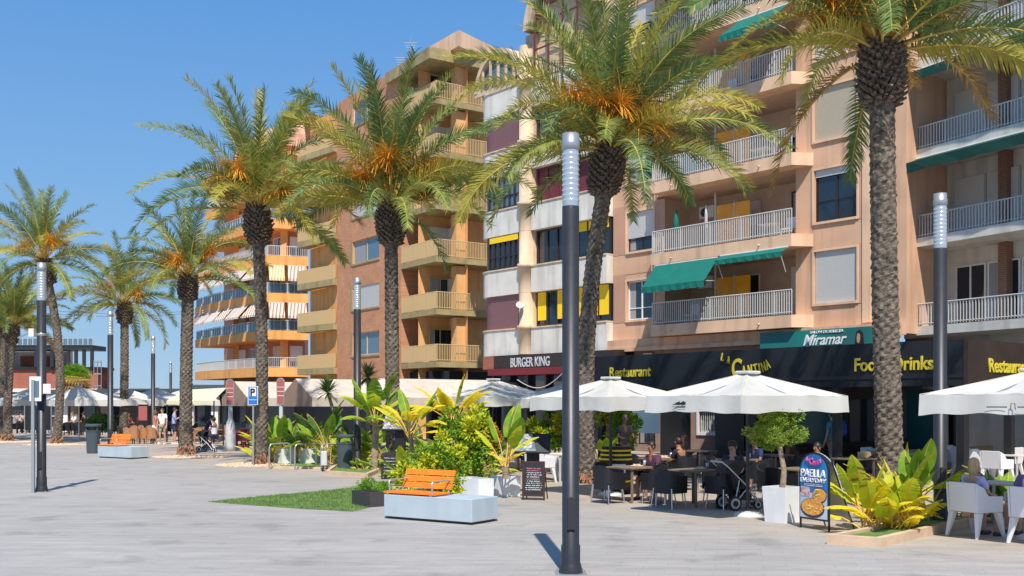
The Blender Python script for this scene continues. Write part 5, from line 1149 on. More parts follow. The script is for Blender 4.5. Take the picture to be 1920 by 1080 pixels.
f = MB(fr); f.box(.05, .35, -1.60, -1.597, 2.03, 2.045); f.box(.5, .75, -1.60, -1.597, 2.03, 2.045); f.tube([(.40, -1.6, 2.0), (.41, -1.6, 2.09), (.46, -1.6, 2.09), (.47, -1.6, 2.0)], .007, 4); f.build('valance_mark', 'black', t)
t, fr = umbrella(0, 0, 2.9, 2.9, 'parasol striped by palm shadow in front of the cream tent', xy0=(xy(925, 34.5)), seed=11, za=2.85, ze=2.28)
umbrella(0, 0, 2.6, 2.6, 'white parasol half hidden behind the nearest lamp post', xy0=xy(1075, 33), seed=13, za=2.78)
x, y = gp(1806, 990); t = thing('white_pole', 'thin white pole under the right parasol', 'pole', (x, y+1, 0)); MB().cyl(x, y+1, .0, 2.2, .016, n=8).build('pole', 'white_paint', t)
for i, (px, Y, w_) in enumerate([(60, 62, 3.2), (148, 58, 3.4), (232, 62, 3.4), (292, 66, 3.4), (345, 69, 3.4)]):
    umbrella(0, 0, w_, w_, ['far white parasol behind the left lamp post', 'far white parasol between the bent palm and the far lamp', 'far white parasol behind the far bench palm', 'far white parasol left of the stout palm', 'far white parasol directly behind the stout palm'][i], xy0=xy(px, Y), seed=i, ze=2.25, za=3.0, val=.35, simple=True)
# tents in front of the burger shop ------------------------------------------------
def tent(px, Y, w_, d_, label, ze=2.32, za=3.12, val=.38):
    x, y = xy(px, Y); fr = Fr((x, y), FM.e); t = thing('terrace_tent', label, 'tent', (x, y, 0), 'cream terrace tents')
    f = MB(fr); c = -w_*.5
    n = 10
    for k in range(n):
        y0, y1 = d_*k/n, d_*(k+1)/n; s0, s1 = .04*math.sin(math.pi*(k % 2)), 0
        for sg, e in ((1, 0), (-1, -w_)):
            m_ = (c+e)/2; sag = -.04
            f.add([(e, y0, ze), (e, y1, ze), (m_, y1, (ze+za)/2+sag), (m_, y0, (ze+za)/2+sag)], [(0, 1, 2, 3)] if sg > 0 else [(3, 2, 1, 0)]); f.add([(m_, y0, (ze+za)/2+sag), (m_, y1, (ze+za)/2+sag), (c, y1, za), (c, y0, za)], [(0, 1, 2, 3)] if sg > 0 else [(3, 2, 1, 0)])
            f.add([(e, y0, ze-val), (e, y1, ze-val), (e, y1, ze), (e, y0, ze)], [(0, 1, 2, 3)], 0)
    f.build('roof', 'canvas_cream', t)
    f = MB(fr); f.add([(-w_, -.01, ze-val), (0, -.01, ze-val), (0, -.01, ze), (c, -.01, za), (-w_, -.01, ze)], [(0, 1, 2, 3, 4)]); f.build('gable', 'taupe', t)
    for a in (-.05, -w_+.05):
        for yy in (.05, d_*.5, d_-.1): g = MB(fr); g.tube([(a, yy, 0), (a, yy, ze)], .035, 6); g.build('post', 'lamp_dark', t)
tent(585, 44, 2.9, 13, 'cream tent with a brown gable between the brick building and the plants')
tent(464, 50, 2.9, 13, 'smaller cream tent with a brown gable left of the parking sign')
tent(760, 46.5, 4.4, 11, 'long cream tent roof behind the tall yellow strelitzias', za=3.2)
t = thing('terrace_awning', 'pale yellow sloping awning behind the stout palm', 'awning', (*xy(360, 60), 0))
f = MB(); a, b = xy(312, 57), xy(400, 55); c2_, d2_ = xy(350, 66), xy(425, 64); 
f.add([(*a, 2.0), (*b, 2.0), (*b, 2.2), (*a, 2.2)], [(0, 1, 2, 3)]); f.add([(*a, 2.2), (*b, 2.2), (*d2_, 3.0), (*c2_, 2.9)], [(0, 1, 2, 3)]); f.build('cloth', 'canvas_yellow', t)
for p in (a, b, c2_, d2_): MB().cyl(p[0], p[1]+.1, 0, 2.2, .04, n=6).build('post', 'lamp_dark', t)
# ================================================================ cantina pergola
yo = -7.67; s0, s1 = FM.S(1115, yo), FM.S(1812, yo); zt = FM.Z(1810, 635, yo); zb_ = FM.Z(1640, 725, yo)
T = thing('restaurant_terrace', 'black flat-roofed restaurant terrace with yellow Restaurant, Food and Drinks lettering', 'restaurant terrace', FM.w((s0+s1)/2, yo, 0))
MB(FM).box(s0, s1, yo, yo+.12, zb_, zt).build('fascia', 'fascia', T)
MB(FM).box(s0+.01, s1-.14, yo+.13, -.05, zb_+.25, zb_+.35).build('roof', 'black', T)
MB(FM).box(s0, s0+.12, yo+.125, -.05, zb_, zt).build('side_fascia', 'fascia', T)
text('Restaurant', FM, FM.S(1181, yo), yo-.02, FM.Z(1181, 706, yo), .34, FM.S(1220, yo)-FM.S(1143, yo), 'letter_yellow', T, .02)
text('Food&Drinks', FM, FM.S(1674, yo), yo-.02, FM.Z(1674, 694, yo), .36, FM.S(1747, yo)-FM.S(1600, yo), 'letter_yellow', T, .02)
for ch, px, py, hpx, ro in (('L', 1354, 676, 15, -14), ('A', 1366, 681, 14, -8), ('C', 1381, 707, 36, -4), ('A', 1396, 705, 20, 3), ('N', 1408, 703, 20, 8), ('T', 1419, 701, 20, 12), ('I', 1427, 699, 19, 16), ('N', 1435, 696, 19, 20), ('A', 1443, 691, 19, 24)):
    s_ = FM.loc(px, yo)[1]/FP; text(ch, FM, FM.S(px, yo), yo-.02, FM.Z(px, py, yo), hpx*s_, hpx*s_*{'I': .16, 'C': .62}.get(ch, .46), 'letter_yellow', T, .02, rot=R(ro))
f = MB(FM)
for k, a in enumerate((s0+.02, s0+3.9, FM.S(1402, yo), FM.S(1555, yo), s1-.3)):
    MB(FM).box(a, a+.2, yo+.13, yo+.33, 0, zb_+.24).build('post', 'black', T)
    if k not in (2,): MB(FM).box(a, a+.16, -1.4, -1.24, 0, zb_+.24).build('post', 'black', T)
# glass screens and dark walls, black ones added to deepen the shade inside
for (p0, p1, yy, z0, z1, m, nm) in ((1185, 1235, -2.5, .9, 2.1, 'glass_blue', 'glass_screen'), (1545, 1590, -3.2, .0, 2.3, 'glass', 'glass_screen'), (1610, 1690, -2.0, 0, 2.5, 'glass_teal', 'glass_screen'), (1700, 1760, -3.0, 0, 2.5, 'glass_teal', 'glass_screen'), (1130, 1180, -1.6, 0, 2.4, 'fascia', 'shade_wall'), (1345, 1395, -1.8, 0, 2.6, 'black', 'shade_wall'), (1238, 1280, -1.5, 0, 2.6, 'black', 'shade_wall'), (1396, 1432, -1.0, 0, 2.6, 'black', 'shade_wall'), (1430, 1540, -1.2, 0, 2.6, 'fascia', 'shade_wall')):
    MB(FM).box(FM.S(p0, yy), FM.S(p1, yy), yy, yy+.06, z0, z1).build(nm, m, T)
# neighbouring restaurant whose side faces the camera
cn = FM.w(s1+.05, yo-.02, 0); FS = Fr(cn[:2], FM.i)
T2 = thing('restaurant_terrace', 'dark brown terrace corner with the cut-off yellow Restaurante lettering at the right edge', 'restaurant terrace', (*cn[:2], 0))
MB(FS).box(.0, 7.6, 0, .12, zb_-.05, zt-.01).build('fascia', 'fascia_brown', T2); MB(FS).box(.0, 7.6, .13, 6, zb_+.2, zb_+.3).build('roof', 'black', T2)
text('Restaurante', FS, FS.S(1852), -.02, FS.Z(1852, 697), .36, 2.35, 'letter_yellow', T2, .02, align='LEFT')
for k in range(4): MB(FS).box(.05+k*2.4, .25+k*2.4, .13, .33, 0, zb_+.19).build('post', 'black', T2)
MB(FS).box(.3, 7.5, 5.6, 5.7, 0, zb_+.19).build('back_wall', 'fascia_brown', T2)
for k in range(3): MB(FS).box(.6+k*2.3, 2.3+k*2.3, 5.5, 5.55, .9, 2.2).build('window', 'glass_teal' if k == 0 else 'glass', T2)
MB(FS).box(.3, 7.5, 3.2, 3.3, .0, .75).build('counter', 'ochre', T2)
# ================================================================ chairs and tables
def legs4(t, pts, r0, r1, m, n=6):
    for (x0, y0, x1, y1, h) in pts: g = MB(); g.tube([(x0, y0, h), (x1, y1, 0)], [r0, r1], n); g.build('leg', m, t)
def shell(mb, wd, dp, zs_, zb_, curve=.10, th=.03, n=12, za=None, mi=0):
    """one-piece tub: back wraps into arms; zb_ top of back, za top of arms, zs_ bottom"""
    za = za or zb_-.18; P_ = []
    for k in range(n+1):
        a = R(-0+180*k/n); c, s_ = math.cos(a), math.sin(a); x = wd/2*abs(c)**.55*math.copysign(1, c); y = -dp/2-.0+dp*.95*(1-abs(s_)**.55) if True else 0
        P_.append((x, y, za+(zb_-za)*(abs(s_)**2.2)))
    O = [(x, y, zs_) for x, y, z in P_]+[(x*1.04, y*1.03 if y < 0 else y, z) for x, y, z in P_]
    I = [(x*(1-th*2/wd), y+th*.8, zs_) for x, y, z in P_]+[(x*1.04*(1-th*2/wd), (y*1.03 if y < 0 else y)+th*.8, z) for x, y, z in P_]
    m = n+1
    for i in range(n): mb.add([O[i], O[i+1], O[m+i+1], O[m+i], I[i], I[i+1], I[m+i+1], I[m+i]], [(1, 0, 3, 2), (4, 5, 6, 7), (3, 7, 6, 2), (0, 1, 5, 4)], mi)
    for i in (0, n): mb.add([O[i], O[m+i], I[m+i], I[i]], [(0, 1, 2, 3)], mi)
t = proto('black_chair', 'armchair', '', 'chair', 'black tub chairs under the cantina parasols')
f = MB(); shell(f, .56, .52, .30, .80, za=.64); f.build('backrest', 'plastic_black', t); MB().box(-.25, .25, -.22, .25, .40, .45).build('seat', 'plastic_black', t, bevel=.02)
legs4(t, [(-.22, -.2, -.26, -.24, .40), (.22, -.2, .26, -.24, .40), (-.22, .2, -.25, .24, .40), (.22, .2, .25, .24, .40)], .016, .013, 'chrome')
t = proto('white_chair', 'armchair', '', 'chair', 'white plastic terrace armchairs')
def white_armchair(t, m='plastic_white'):
    f = MB(); w_, d_ = .58, .54   # back panel, side panels with arms, seat
    f.add([(-w_/2+.03, -d_/2, .40), (w_/2-.03, -d_/2, .40), (w_/2-.04, -d_/2-.05, .86), (-w_/2+.04, -d_/2-.05, .86), (-w_/2+.03, -d_/2+.03, .40), (w_/2-.03, -d_/2+.03, .40), (w_/2-.04, -d_/2-.02, .86), (-w_/2+.04, -d_/2-.02, .86)], [(0, 1, 2, 3), (7, 6, 5, 4), (3, 2, 6, 7), (1, 5, 6, 2), (4, 0, 3, 7), (4, 5, 1, 0)]); f.build('backrest', m, t, bevel=.012)
    MB().box(-w_/2+.035, w_/2-.035, -d_/2+.035, d_/2, .40, .44).build('seat', m, t, bevel=.01)
    for sg in (-1, 1):
        f = MB(); x0, x1 = sorted((sg*(w_/2-.03), sg*w_/2)); P_ = [(-d_/2-.045, .85), (-d_/2-.01, .40), (d_/2, .40), (d_/2+.01, .64), (-.05, .655), (-d_/2+.12, .78)]
        f.add([(x0, a, b) for a, b in P_]+[(x1, a, b) for a, b in P_], [tuple(range(6)), tuple(range(6, 12))[::-1]]+[(i, 6+i, 6+(i+1) % 6, (i+1) % 6) for i in range(6)]); f.build('side_panel', m, t)
        for sy in (-1, 1):
            f = MB(); yt = sy*(d_/2-.06); yb = sy*(d_/2+.03); xt = sg*(w_/2-.05); xb = sg*(w_/2-.005)
            def sq(x, y, z, a, b): return [(x-a, y-b, z), (x+a, y-b, z), (x+a, y+b, z), (x-a, y+b, z)]
            vs = sq(xb, yb, 0, .02, .02)+sq(xt, yt, .395, .045, .055); f.add(vs, [(0, 1, 5, 4), (1, 2, 6, 5), (2, 3, 7, 6), (3, 0, 4, 7), (3, 2, 1, 0), (4, 5, 6, 7)]); f.build('leg', m, t, bevel=.006)
white_armchair(t)
def table(key, lab, m='table_wood', lm='table_wood', sz=.78, round_=False):
    t = proto(key, 'table', '', 'table', lab)
    f = MB(); f.box(-sz/2, sz/2, -sz/2, sz/2, .705, .74); f.build('tabletop', m, t, bevel=.005)
    for a in (-1, 1):
        for b in (-1, 1): MB().box(a*(sz/2-.05)-.02, a*(sz/2-.05)+.02, b*(sz/2-.05)-.02, b*(sz/2-.05)+.02, 0, .704).build('leg', lm, t)
table('table', 'wooden square tables under the cantina parasols')
FA = FM.ang
dirs = {'left': (-.72, 0, -90), 'right': (.72, 0, 90), 'front': (0, -.72, 0), 'back': (0, .72, 180)}
def chairs(tb, sides, key, tl, jit=.06, seed=0):
    random.seed(seed+int(tb[0]*10))
    for s_ in sides:
        dx, dy, r_ = dirs[s_]; k = random.uniform(.95, 1.12); a = FA; x = tb[0]+(dx*math.cos(a)-dy*math.sin(a))*k; y = tb[1]+(dx*math.sin(a)+dy*math.cos(a))*k
        place(P, key, (x, y), a+R(r_+random.uniform(-9, 9)), {'black_chair': 'black tub chair', 'white_chair': 'white armchair'}[key]+' at the '+{'left': 'far left', 'right': 'near right', 'front': 'plaza', 'back': 'building'}[s_]+' side of '+tl)
mat('bread', (.5, .28, .12), .7, col2=(.7, .5, .3), vs=20)
def tray(x, y, z, label, seed):
    random.seed(seed); t = thing('serving_plate', label, 'plate', (x, y, z)); MB().lathe([(.0, z+.002), (.10, z+.002), (.14, z+.02), (.135, z+.022), (.0, z+.008)], 14, (x, y)).build('plate', 'white_paint', t)
    f = MB()
    for k in range(7): f.ell((x+random.uniform(-.07, .07), y+random.uniform(-.07, .07), z+.035), (.035, .03, .025), 8, 5)
    f.build('food', 'bread', t)
def glass_(x, y, z, label):
    t = thing('drinking_glass', label, 'glass', (x, y, z)); MB().lathe([(.0, z+.001), (.028, z+.001), (.034, z+.13), (.030, z+.13), (.026, z+.01)], 12, (x, y)).build('tumbler', 'lamp_glass', t)
TB = [((1302, 948), 'the front table beside the stroller', 'black_chair', ('left', 'front', 'back', 'right')), ((1185, 940), 'the table beside the striped barrel', 'black_chair', ('left', 'front', 'back', 'right')),
      ((1238, 915), 'the second-row table', 'black_chair', ('left', 'back', 'right')), ((1385, 918), 'the table behind the capped man', 'black_chair', ('left', 'right', 'back')),
      ((1500, 945), 'the table behind the paella board', 'black_chair', ('left', 'back', 'front')), ((1450, 905), 'the table behind the round tree', 'black_chair', ('left', 'right')),
      ((1310, 893), 'the rearmost table under the roof', 'black_chair', ('left', 'right', 'back')), ((1600, 915), 'the table before the nearest palm', 'black_chair', ('left', 'back'))]
for i, ((px, py), tl, key, sd_) in enumerate(TB):
    x, y = gp(px, py); place(P, 'table', (x, y), FA, 'square wooden table: '+tl.replace('the ', '', 1)); chairs((x, y), sd_, key, tl, seed=i)
    if i in (0, 1, 2, 3): tray(x+.1, y-.05, .74, 'white plate of food on '+tl, i); glass_(x+.28, y+.1, .74, 'glass on '+tl)
# white tables and chairs further right and left
table('white_table', 'pale square tables of the neighbouring terraces', 'cream', 'white_metal', .75)
for i, (px, py, tl, sd_) in enumerate([(1690, 900, 'the pale table left of the right lamp', ('left', 'right')), (1838, 893, 'the pale table behind the white pole', ('left', 'right', 'front')), (1895, 905, 'the pale table at the right edge', ('left', 'front')),
      (1880, 985, 'the pale table before the couple', ()), (1052, 902, 'the pale table by the nearest lamp', ('front', 'left')), (975, 880, 'the pale table behind the menu stand', ('back', 'left', 'right'))]):
    x, y = gp(px, py); place(P, 'white_table', (x, y), FA, 'pale square table: '+tl.replace('the ', '', 1)); chairs((x, y), sd_, 'white_chair', tl, seed=30+i)
BL, NR = gp(1773, 1003), gp(1836, 1012); rz1 = R(-63.4)
C1 = (7.27, 16.74); place(P, 'white_chair', C1, rz1, 'left one of the two near white armchairs, holding the blonde woman'); C2 = (7.80, 15.80); place(P, 'white_chair', C2, rz1, 'nearest white armchair, cut off by the right edge, holding the bald man', 1.0)
# far terrace seats: too small to show parts
def simple_chair(key, m, group):
    t = MB(); shell(t, .5, .48, .28, .86, za=.64, n=6); t.box(-.22, .22, -.2, .22, .40, .46)
    for a in (-.2, .2):
        for b in (-.2, .2): t.box(a-.02, a+.02, b-.02, b+.02, 0, .40)
    o = t.build('armchair', m); tag(o, '', 'chair', group); P[key] = o
simple_chair('wicker', 'wicker', 'brown wicker chairs of the middle terrace'); simple_chair('dark', 'plastic_black', 'dark chairs of the far terraces'); simple_chair('red', 'red_chair', 'red chairs under the left cream tent')
def simple_table(key, m, group):
    t = MB(); t.box(-.4, .4, -.4, .4, .70, .74); t.box(-.04, .04, -.04, .04, .02, .70); t.box(-.25, .25, -.25, .25, 0, .02); o = t.build('table', m); tag(o, '', 'table', group); P[key] = o
simple_table('ftable', 'table_wood', 'small tables of the far terraces')
random.seed(77)
def row(key, label, pxs, py, rz, jit=.15):
    for px in pxs: x, y = gp(px, py+random.uniform(-.6, .6)); place(P, key, (x+random.uniform(-jit, jit), y), R(rz+random.uniform(-25, 25)), label)
row('wicker', 'brown wicker chair in the front row behind the far bench and standing people', (243, 257, 271, 285, 340, 372, 388), 832, 0); row('wicker', 'brown wicker chair in the rear row behind the standing people', (247, 264, 281, 330, 398, 418), 826, 180)
row('dark', 'dark chair in the far terrace between the bent palm and the far lamp', (112, 122, 133, 145, 157, 168, 180, 150, 215), 816, 20); row('dark', 'dark chair under the leftmost far parasols', (30, 40, 52, 60, 92), 812, 180); row('dark', 'dark chair in the shade under the pale yellow awning', (300, 318, 345, 366, 402), 818, 90)
row('red', 'red chair behind the parking sign pole', (446, 456, 468, 480, 494), 838, 40); row('red', 'red chair in the shade of the larger brown gable', (520, 540, 556, 585), 836, 10)
for px, py, lb in ((256, 829, 'brown table among the wicker chairs left'), (350, 829, 'table hidden behind the stout palm'), (408, 832, 'table beside the person in white'), (128, 813, 'dark table under the far parasols'), (170, 813, 'dark table beside the far round shrub'), (460, 834, 'table among the red chairs')):
    place(P, 'ftable', gp(px, py), .3, lb)
# striped barrel with plate
x, y = gp(1155, 925); t = thing('barrel', 'black barrel with yellow stripes and a white plate beside the parasol pole', 'barrel', (x, y, 0)); MB().lathe([(.0, .0), (.33, .0), (.37, .3), (.38, .55), (.36, .85), (.33, 1.08), (.0, 1.08)], 24, (x, y)).build('body', 'plastic_black', t)
for z in (.30, .80, .90, 1.0): f = MB(); r_ = .385-.03*(abs(z-.55)/.5); f.lathe([(r_, z-.02), (r_+.004, z), (r_, z+.02)], 24, (x, y)); f.build('stripe', 'yellow_blind', t)
MB().box(x-.26, x+.18, y-.42, y-.40, .45, .70).build('plate', 'white_paint', t)
# ================================================================ people
def person(pos, rz, label, pose='stand', top=('shirt_x', (.6, .6, .6)), bottom=(.05, .05, .07), skin='skin', hair='hair_dark', hairlen=0, scale=1.0, shorts=True, skirt=False, arms='down', cap=None, lean=0, hand_det=False, bald=False):
    t = thing('person', label, 'person', (0, 0, 0)); ss = {'stand': 0, 'sit': -.46}[pose]
    tm = mat('top_%02d%02d%02d' % tuple(int(c*99) for c in top), top, .85, var=.08, vs=10); bm_ = mat('bot_%02d%02d%02d' % tuple(int(c*99) for c in bottom), bottom, .85, var=.1, vs=10)
    ln = lean; pel = Vector((0, 0, .95+ss))
    J = {'pel': pel, 'spi': pel+Vector((0, .02+ln*.3, .2)), 'che': pel+Vector((0, .02+ln*.7, .42)), 'nec': pel+Vector((0, .03+ln, .56)), 'hd0': pel+Vector((0, .045+ln*1.1, .63)), 'hd1': pel+Vector((0, .06+ln*1.2, .72)), 'hd2': pel+Vector((0, .05+ln*1.2, .80))}
    for sg, n_ in ((-1, 'l'), (1, 'r')):
        J['sh'+n_] = J['che']+Vector((sg*.17, 0, .07))
        if arms == 'down': el, wr, ha = (sg*.23, .0, -.27), (sg*.25, .07, -.50), (sg*.25, .11, -.58)
        elif arms == 'fwd': el, wr, ha = (sg*.22, .10, -.25), (sg*.14, .32, -.30), (sg*.10, .39, -.29)
        elif arms == 'hold': el, wr, ha = (sg*.21, .08, -.24), (sg*.16, .28, -.12), (sg*.13, .35, -.08)
        J['el'+n_] = J['sh'+n_]+Vector((el[0]-sg*.17, el[1], el[2])); J['wr'+n_] = J['sh'+n_]+Vector((wr[0]-sg*.17, wr[1], wr[2])); J['ha'+n_] = J['sh'+n_]+Vector((ha[0]-sg*.17, ha[1], ha[2]))
        J['hi'+n_] = pel+Vector((sg*.09, 0, -.04))
        if pose == 'stand':
            st = .05*sg; J['kn'+n_] = Vector((sg*.10, .04+st, .50)); J['an'+n_] = Vector((sg*.11, -.02+st, .08)); J['to'+n_] = Vector((sg*.12, .13+st, .03))
        else:
            J['kn'+n_] = pel+Vector((sg*.13, .44, .02)); J['an'+n_] = Vector((sg*.13, .42, .08)); J['to'+n_] = Vector((sg*.14, .56, .03))
    def skin_mesh(name, m, nodes, edges, sub=2, parent=None):
        names = list(nodes); me = bpy.data.meshes.new(name); me.from_pydata([nodes[n][0]*scale for n in names], [(names.index(a), names.index(b)) for a, b in edges], []); o = bpy.data.objects.new(name, me); COL.objects.link(o); o.parent = parent or t; me.materials.append(MATS[m] if isinstance(m, str) else m)
        md = o.modifiers.new('skin', 'SKIN'); md.use_smooth_shade = True
        if not me.skin_vertices: me.skin_vertices.new() if hasattr(me.skin_vertices, 'new') else None
        for i, n in enumerate(names):
            r_ = nodes[n][1]; r_ = r_ if isinstance(r_, tuple) else (r_, r_); me.skin_vertices[0].data[i].radius = (r_[0]*scale, r_[1]*scale); me.skin_vertices[0].data[i].use_root = (i == 0)
        sb = o.modifiers.new('sub', 'SUBSURF'); sb.levels = sub; sb.render_levels = sub; return o
    N = {'pel': (J['pel'], (.13, .10)), 'spi': (J['spi'], (.12, .09)), 'che': (J['che'], (.15, .10)), 'nec': (J['nec'], .05), 'hd0': (J['hd0'], (.062, .07)), 'hd1': (J['hd1'], (.075, .09)), 'hd2': (J['hd2'], (.055, .07))}
    E = [('pel', 'spi'), ('spi', 'che'), ('che', 'nec'), ('nec', 'hd0'), ('hd0', 'hd1'), ('hd1', 'hd2')]
    for n_ in 'lr':
        N.update({'sh'+n_: (J['sh'+n_], .055), 'el'+n_: (J['el'+n_], .038), 'wr'+n_: (J['wr'+n_], .027), 'ha'+n_: (J['ha'+n_], (.038, .016)), 'hi'+n_: (J['hi'+n_], .085), 'kn'+n_: (J['kn'+n_], .055), 'an'+n_: (J['an'+n_], .038), 'to'+n_: (J['to'+n_], (.04, .025))})
        E += [('che', 'sh'+n_), ('sh'+n_, 'el'+n_), ('el'+n_, 'wr'+n_), ('wr'+n_, 'ha'+n_), ('pel', 'hi'+n_), ('hi'+n_, 'kn'+n_), ('kn'+n_, 'an'+n_), ('an'+n_, 'to'+n_)]
        d = (J['ha'+n_]-J['wr'+n_]).normalized(); sgn = -1 if n_ == 'l' else 1; s_ = d.cross(Vector((0, 0, 1)) if abs(d.z) < .8 else Vector((0, 1, 0))).normalized()
        for q, (o_, L_) in enumerate(((-.027, .055), (-.009, .068), (.009, .064), (.026, .050))):
            a = J['ha'+n_]+s_*o_+d*.03; b = a+d*L_*.6; c_ = b+(d+Vector((0, 0, -.5))).normalized()*L_*.45
            N['f%d%s' % (q, n_)] = (a, .010); N['g%d%s' % (q, n_)] = (b, .009); N['h%d%s' % (q, n_)] = (c_, .007); E += [('ha'+n_, 'f%d%s' % (q, n_)), ('f%d%s' % (q, n_), 'g%d%s' % (q, n_)), ('g%d%s' % (q, n_), 'h%d%s' % (q, n_))]
        a = J['wr'+n_].lerp(J['ha'+n_], .5)-s_*.03*sgn; b = a-s_*.02*sgn+d*.035; N['t'+n_] = (a, .012); N['u'+n_] = (b, .009); E += [('wr'+n_, 't'+n_), ('t'+n_, 'u'+n_)]
    body = skin_mesh('body', skin, N, E)
    # shirt
    SN = {'spi': (J['spi'], (.150, .115)), 'pel': (J['pel']+Vector((0, 0, .02)), (.155, .120)), 'che': (J['che'], (.165, .12)), 'nk': (J['che'].lerp(J['nec'], .75), (.085, .07))}; SE = [('pel', 'spi'), ('spi', 'che'), ('che', 'nk')]
    for n_ in 'lr': SN.update({'sh'+n_: (J['sh'+n_], .075), 'ml'+n_: (J['sh'+n_].lerp(J['el'+n_], .75), .062)}); SE += [('che', 'sh'+n_), ('sh'+n_, 'ml'+n_)]
    skin_mesh('shirt', tm, SN, SE)
    if skirt:
        f = MB(); z1 = J['pel'].z; f.lathe([(.13*scale, (z1+.05)*scale), (.17*scale, (z1-.12)*scale), (.21*scale, (z1-.45)*scale), (.20*scale, (z1-.45)*scale)], 14); f.build('skirt', bm_, t)
    else:
        TN = {'pel': (J['pel'], (.15, .118))}; TE = []
        for n_ in 'lr':
            e_ = J['hi'+n_].lerp(J['kn'+n_], .85) if shorts else J['kn'+n_]; TN.update({'hi'+n_: (J['hi'+n_], .105), 'k'+n_: (e_, .080 if shorts else .07)}); TE += [('pel', 'hi'+n_), ('hi'+n_, 'k'+n_)]
            if not shorts: TN['a'+n_] = (J['an'+n_]+Vector((0, 0, .04)), .055); TE.append(('k'+n_, 'a'+n_))
        skin_mesh('trousers' if not shorts else 'shorts', bm_, TN, TE)
    S_ = lambda v: tuple(v*scale)
    h = J['hd1']
    if not bald:
        f = MB(); f.ell(S_(h+Vector((0, -.030, .025))), (.092*scale, .098*scale, .105*scale)); 
        if hairlen: f.ell(S_(h+Vector((0, -.045, -.03-hairlen*.3))), (.095*scale, .075*scale, (.10+hairlen*.6)*scale))
        f.build('hair', hair, t)
    f = MB(); fy = .088
    f.ell(S_(h+Vector((0, fy+.006, -.015))), (.012*scale, .018*scale, .024*scale), 8, 6)
    for sg in (-1, 1): f.ell(S_(h+Vector((sg*.080, 0, -.01))), (.010*scale, .02*scale, .03*scale), 8, 6)
    f.build('nose_and_ears', skin, t)
    f = MB()
    for sg in (-1, 1): f.ell(S_(h+Vector((sg*.030, fy-.008, .012))), (.010*scale, .006*scale, .005*scale), 8, 5)
    f.ell(S_(h+Vector((0, fy-.006, -.052))), (.024*scale, .008*scale, .005*scale), 8, 5); f.build('eyes_and_mouth', 'hair_dark', t)
    if cap:
        f = MB(); f.ell(S_(h+Vector((0, -.005, .065))), (.093*scale, .108*scale, .065*scale)); f.box(-.065*scale, .065*scale, (h.y+.07)*scale, (h.y+.19)*scale, (h.z+.055)*scale, (h.z+.068)*scale); f.build('cap', cap, t)
    for n_ in 'lr':
        f = MB(); a = J['an'+n_]; b = J['to'+n_]; f.tube([S_(a+Vector((0, -.05, -.045))), S_((a+b)/2+Vector((0, 0, -.02))), S_(b+Vector((0, .04, .0)))], [.042*scale, .048*scale, .032*scale], 8); f.build('shoe', 'planter_dark' if pose == 'sit' else 'white_paint', t)
    t.location = (*pos, 0) if len(pos) == 2 else pos; t.rotation_euler.z = rz; return t
VI, BLU, WH, NV, BK = (.30, .28, .50), (.35, .42, .75), (.75, .75, .74), (.02, .03, .07), (.012, .012, .015)
seat = -.0
sx = lambda c, d, rz: (c[0]-d*math.sin(rz), c[1]+d*math.cos(rz))
person((*sx(C1, -.06, rz1), 0), rz1, 'blonde woman in a pale lilac top, seated with her back to us', 'sit', (.48, .46, .75), (.35, .25, .2), 'skin', 'hair_blonde', .10, .93, arms='fwd')
person((*sx(C2, -.06, rz1), 0), rz1+R(4), 'bald man in a pale blue shirt, seated at the right edge', 'sit', (.50, .55, .68), (.10, .10, .14), 'skin_tan', bald=True, scale=.95, arms='fwd')
person(sx(C1, 1.25, rz1), rz1+R(180), 'person in a violet top facing the blonde woman', 'sit', (.22, .15, .36), (.1, .1, .1), 'skin', 'hair_dark', .05, .9, arms='fwd')
place(P, 'white_chair', sx(C1, 1.3, rz1), rz1+R(180), 'white armchair facing the blonde woman across the table')
def at_table(i, side, off=.70): dx, dy, r_ = dirs[side]; x, y = gp(*TB[i][0]); a = FA; k = off/.72; return (x+(dx*math.cos(a)-dy*math.sin(a))*k, y+(dx*math.sin(a)+dy*math.cos(a))*k), a+R(r_)
pm = gp(1380, 952); person((pm[0], pm[1]+.25), R(150), 'man in a black cap and navy shirt seated behind the stroller', 'sit', NV, (.06, .06, .08), 'skin', arms='fwd', cap='black', scale=1.0)
place(P, 'black_chair', (pm[0], pm[1]+.30), R(150), 'black tub chair carrying the man in the black cap')
for i, side, lb, tp, hr in ((1, 'back', 'dark-haired person in a maroon shirt behind the barrel-side table', (.10, .03, .06), 'hair_dark'), (2, 'right', 'person in a black shirt with pale print at the second-row table', BK, 'hair_dark'), (3, 'back', 'person in dark blue behind the man in the cap', (.02, .04, .12), 'hair_dark'), (4, 'back', 'person in dark grey seated behind the paella board', (.05, .05, .06), 'hair_dark'), (6, 'left', 'person in a brown top deep under the terrace roof', (.12, .07, .05), 'hair_dark')):
    (p, a) = at_table(i, side); person(p, a, lb, 'sit', tp, BK, 'skin_tan', hr, 0, .95, arms='fwd', lean=.06)
p = gp(1168, 902); person(p, R(200), 'waiter in black standing at the parasol pole with head bent', 'stand', BK, BK, 'skin_dark', shorts=False, arms='fwd', lean=.10, scale=1.0)
p = gp(1563, 893); person(p, R(35), 'tall person in a teal shirt walking past the dark post with a blue backpack', 'stand', (.05, .25, .30), (.28, .20, .12), 'skin', arms='down', scale=1.05)
t = thing('backpack', 'blue backpack worn by the person behind the dark post', 'backpack', (p[0]+.1, p[1]-.2, 1.2)); mat('pack_blue', (.01, .05, .30), .7)
MB().ell((p[0]+.16, p[1]-.18, 1.38), (.17, .12, .25), 12, 8).build('bag', 'pack_blue', t); f = MB(); f.ell((p[0]+.18, p[1]-.29, 1.28), (.12, .05, .12), 10, 6); f.build('pocket', 'pack_blue', t)
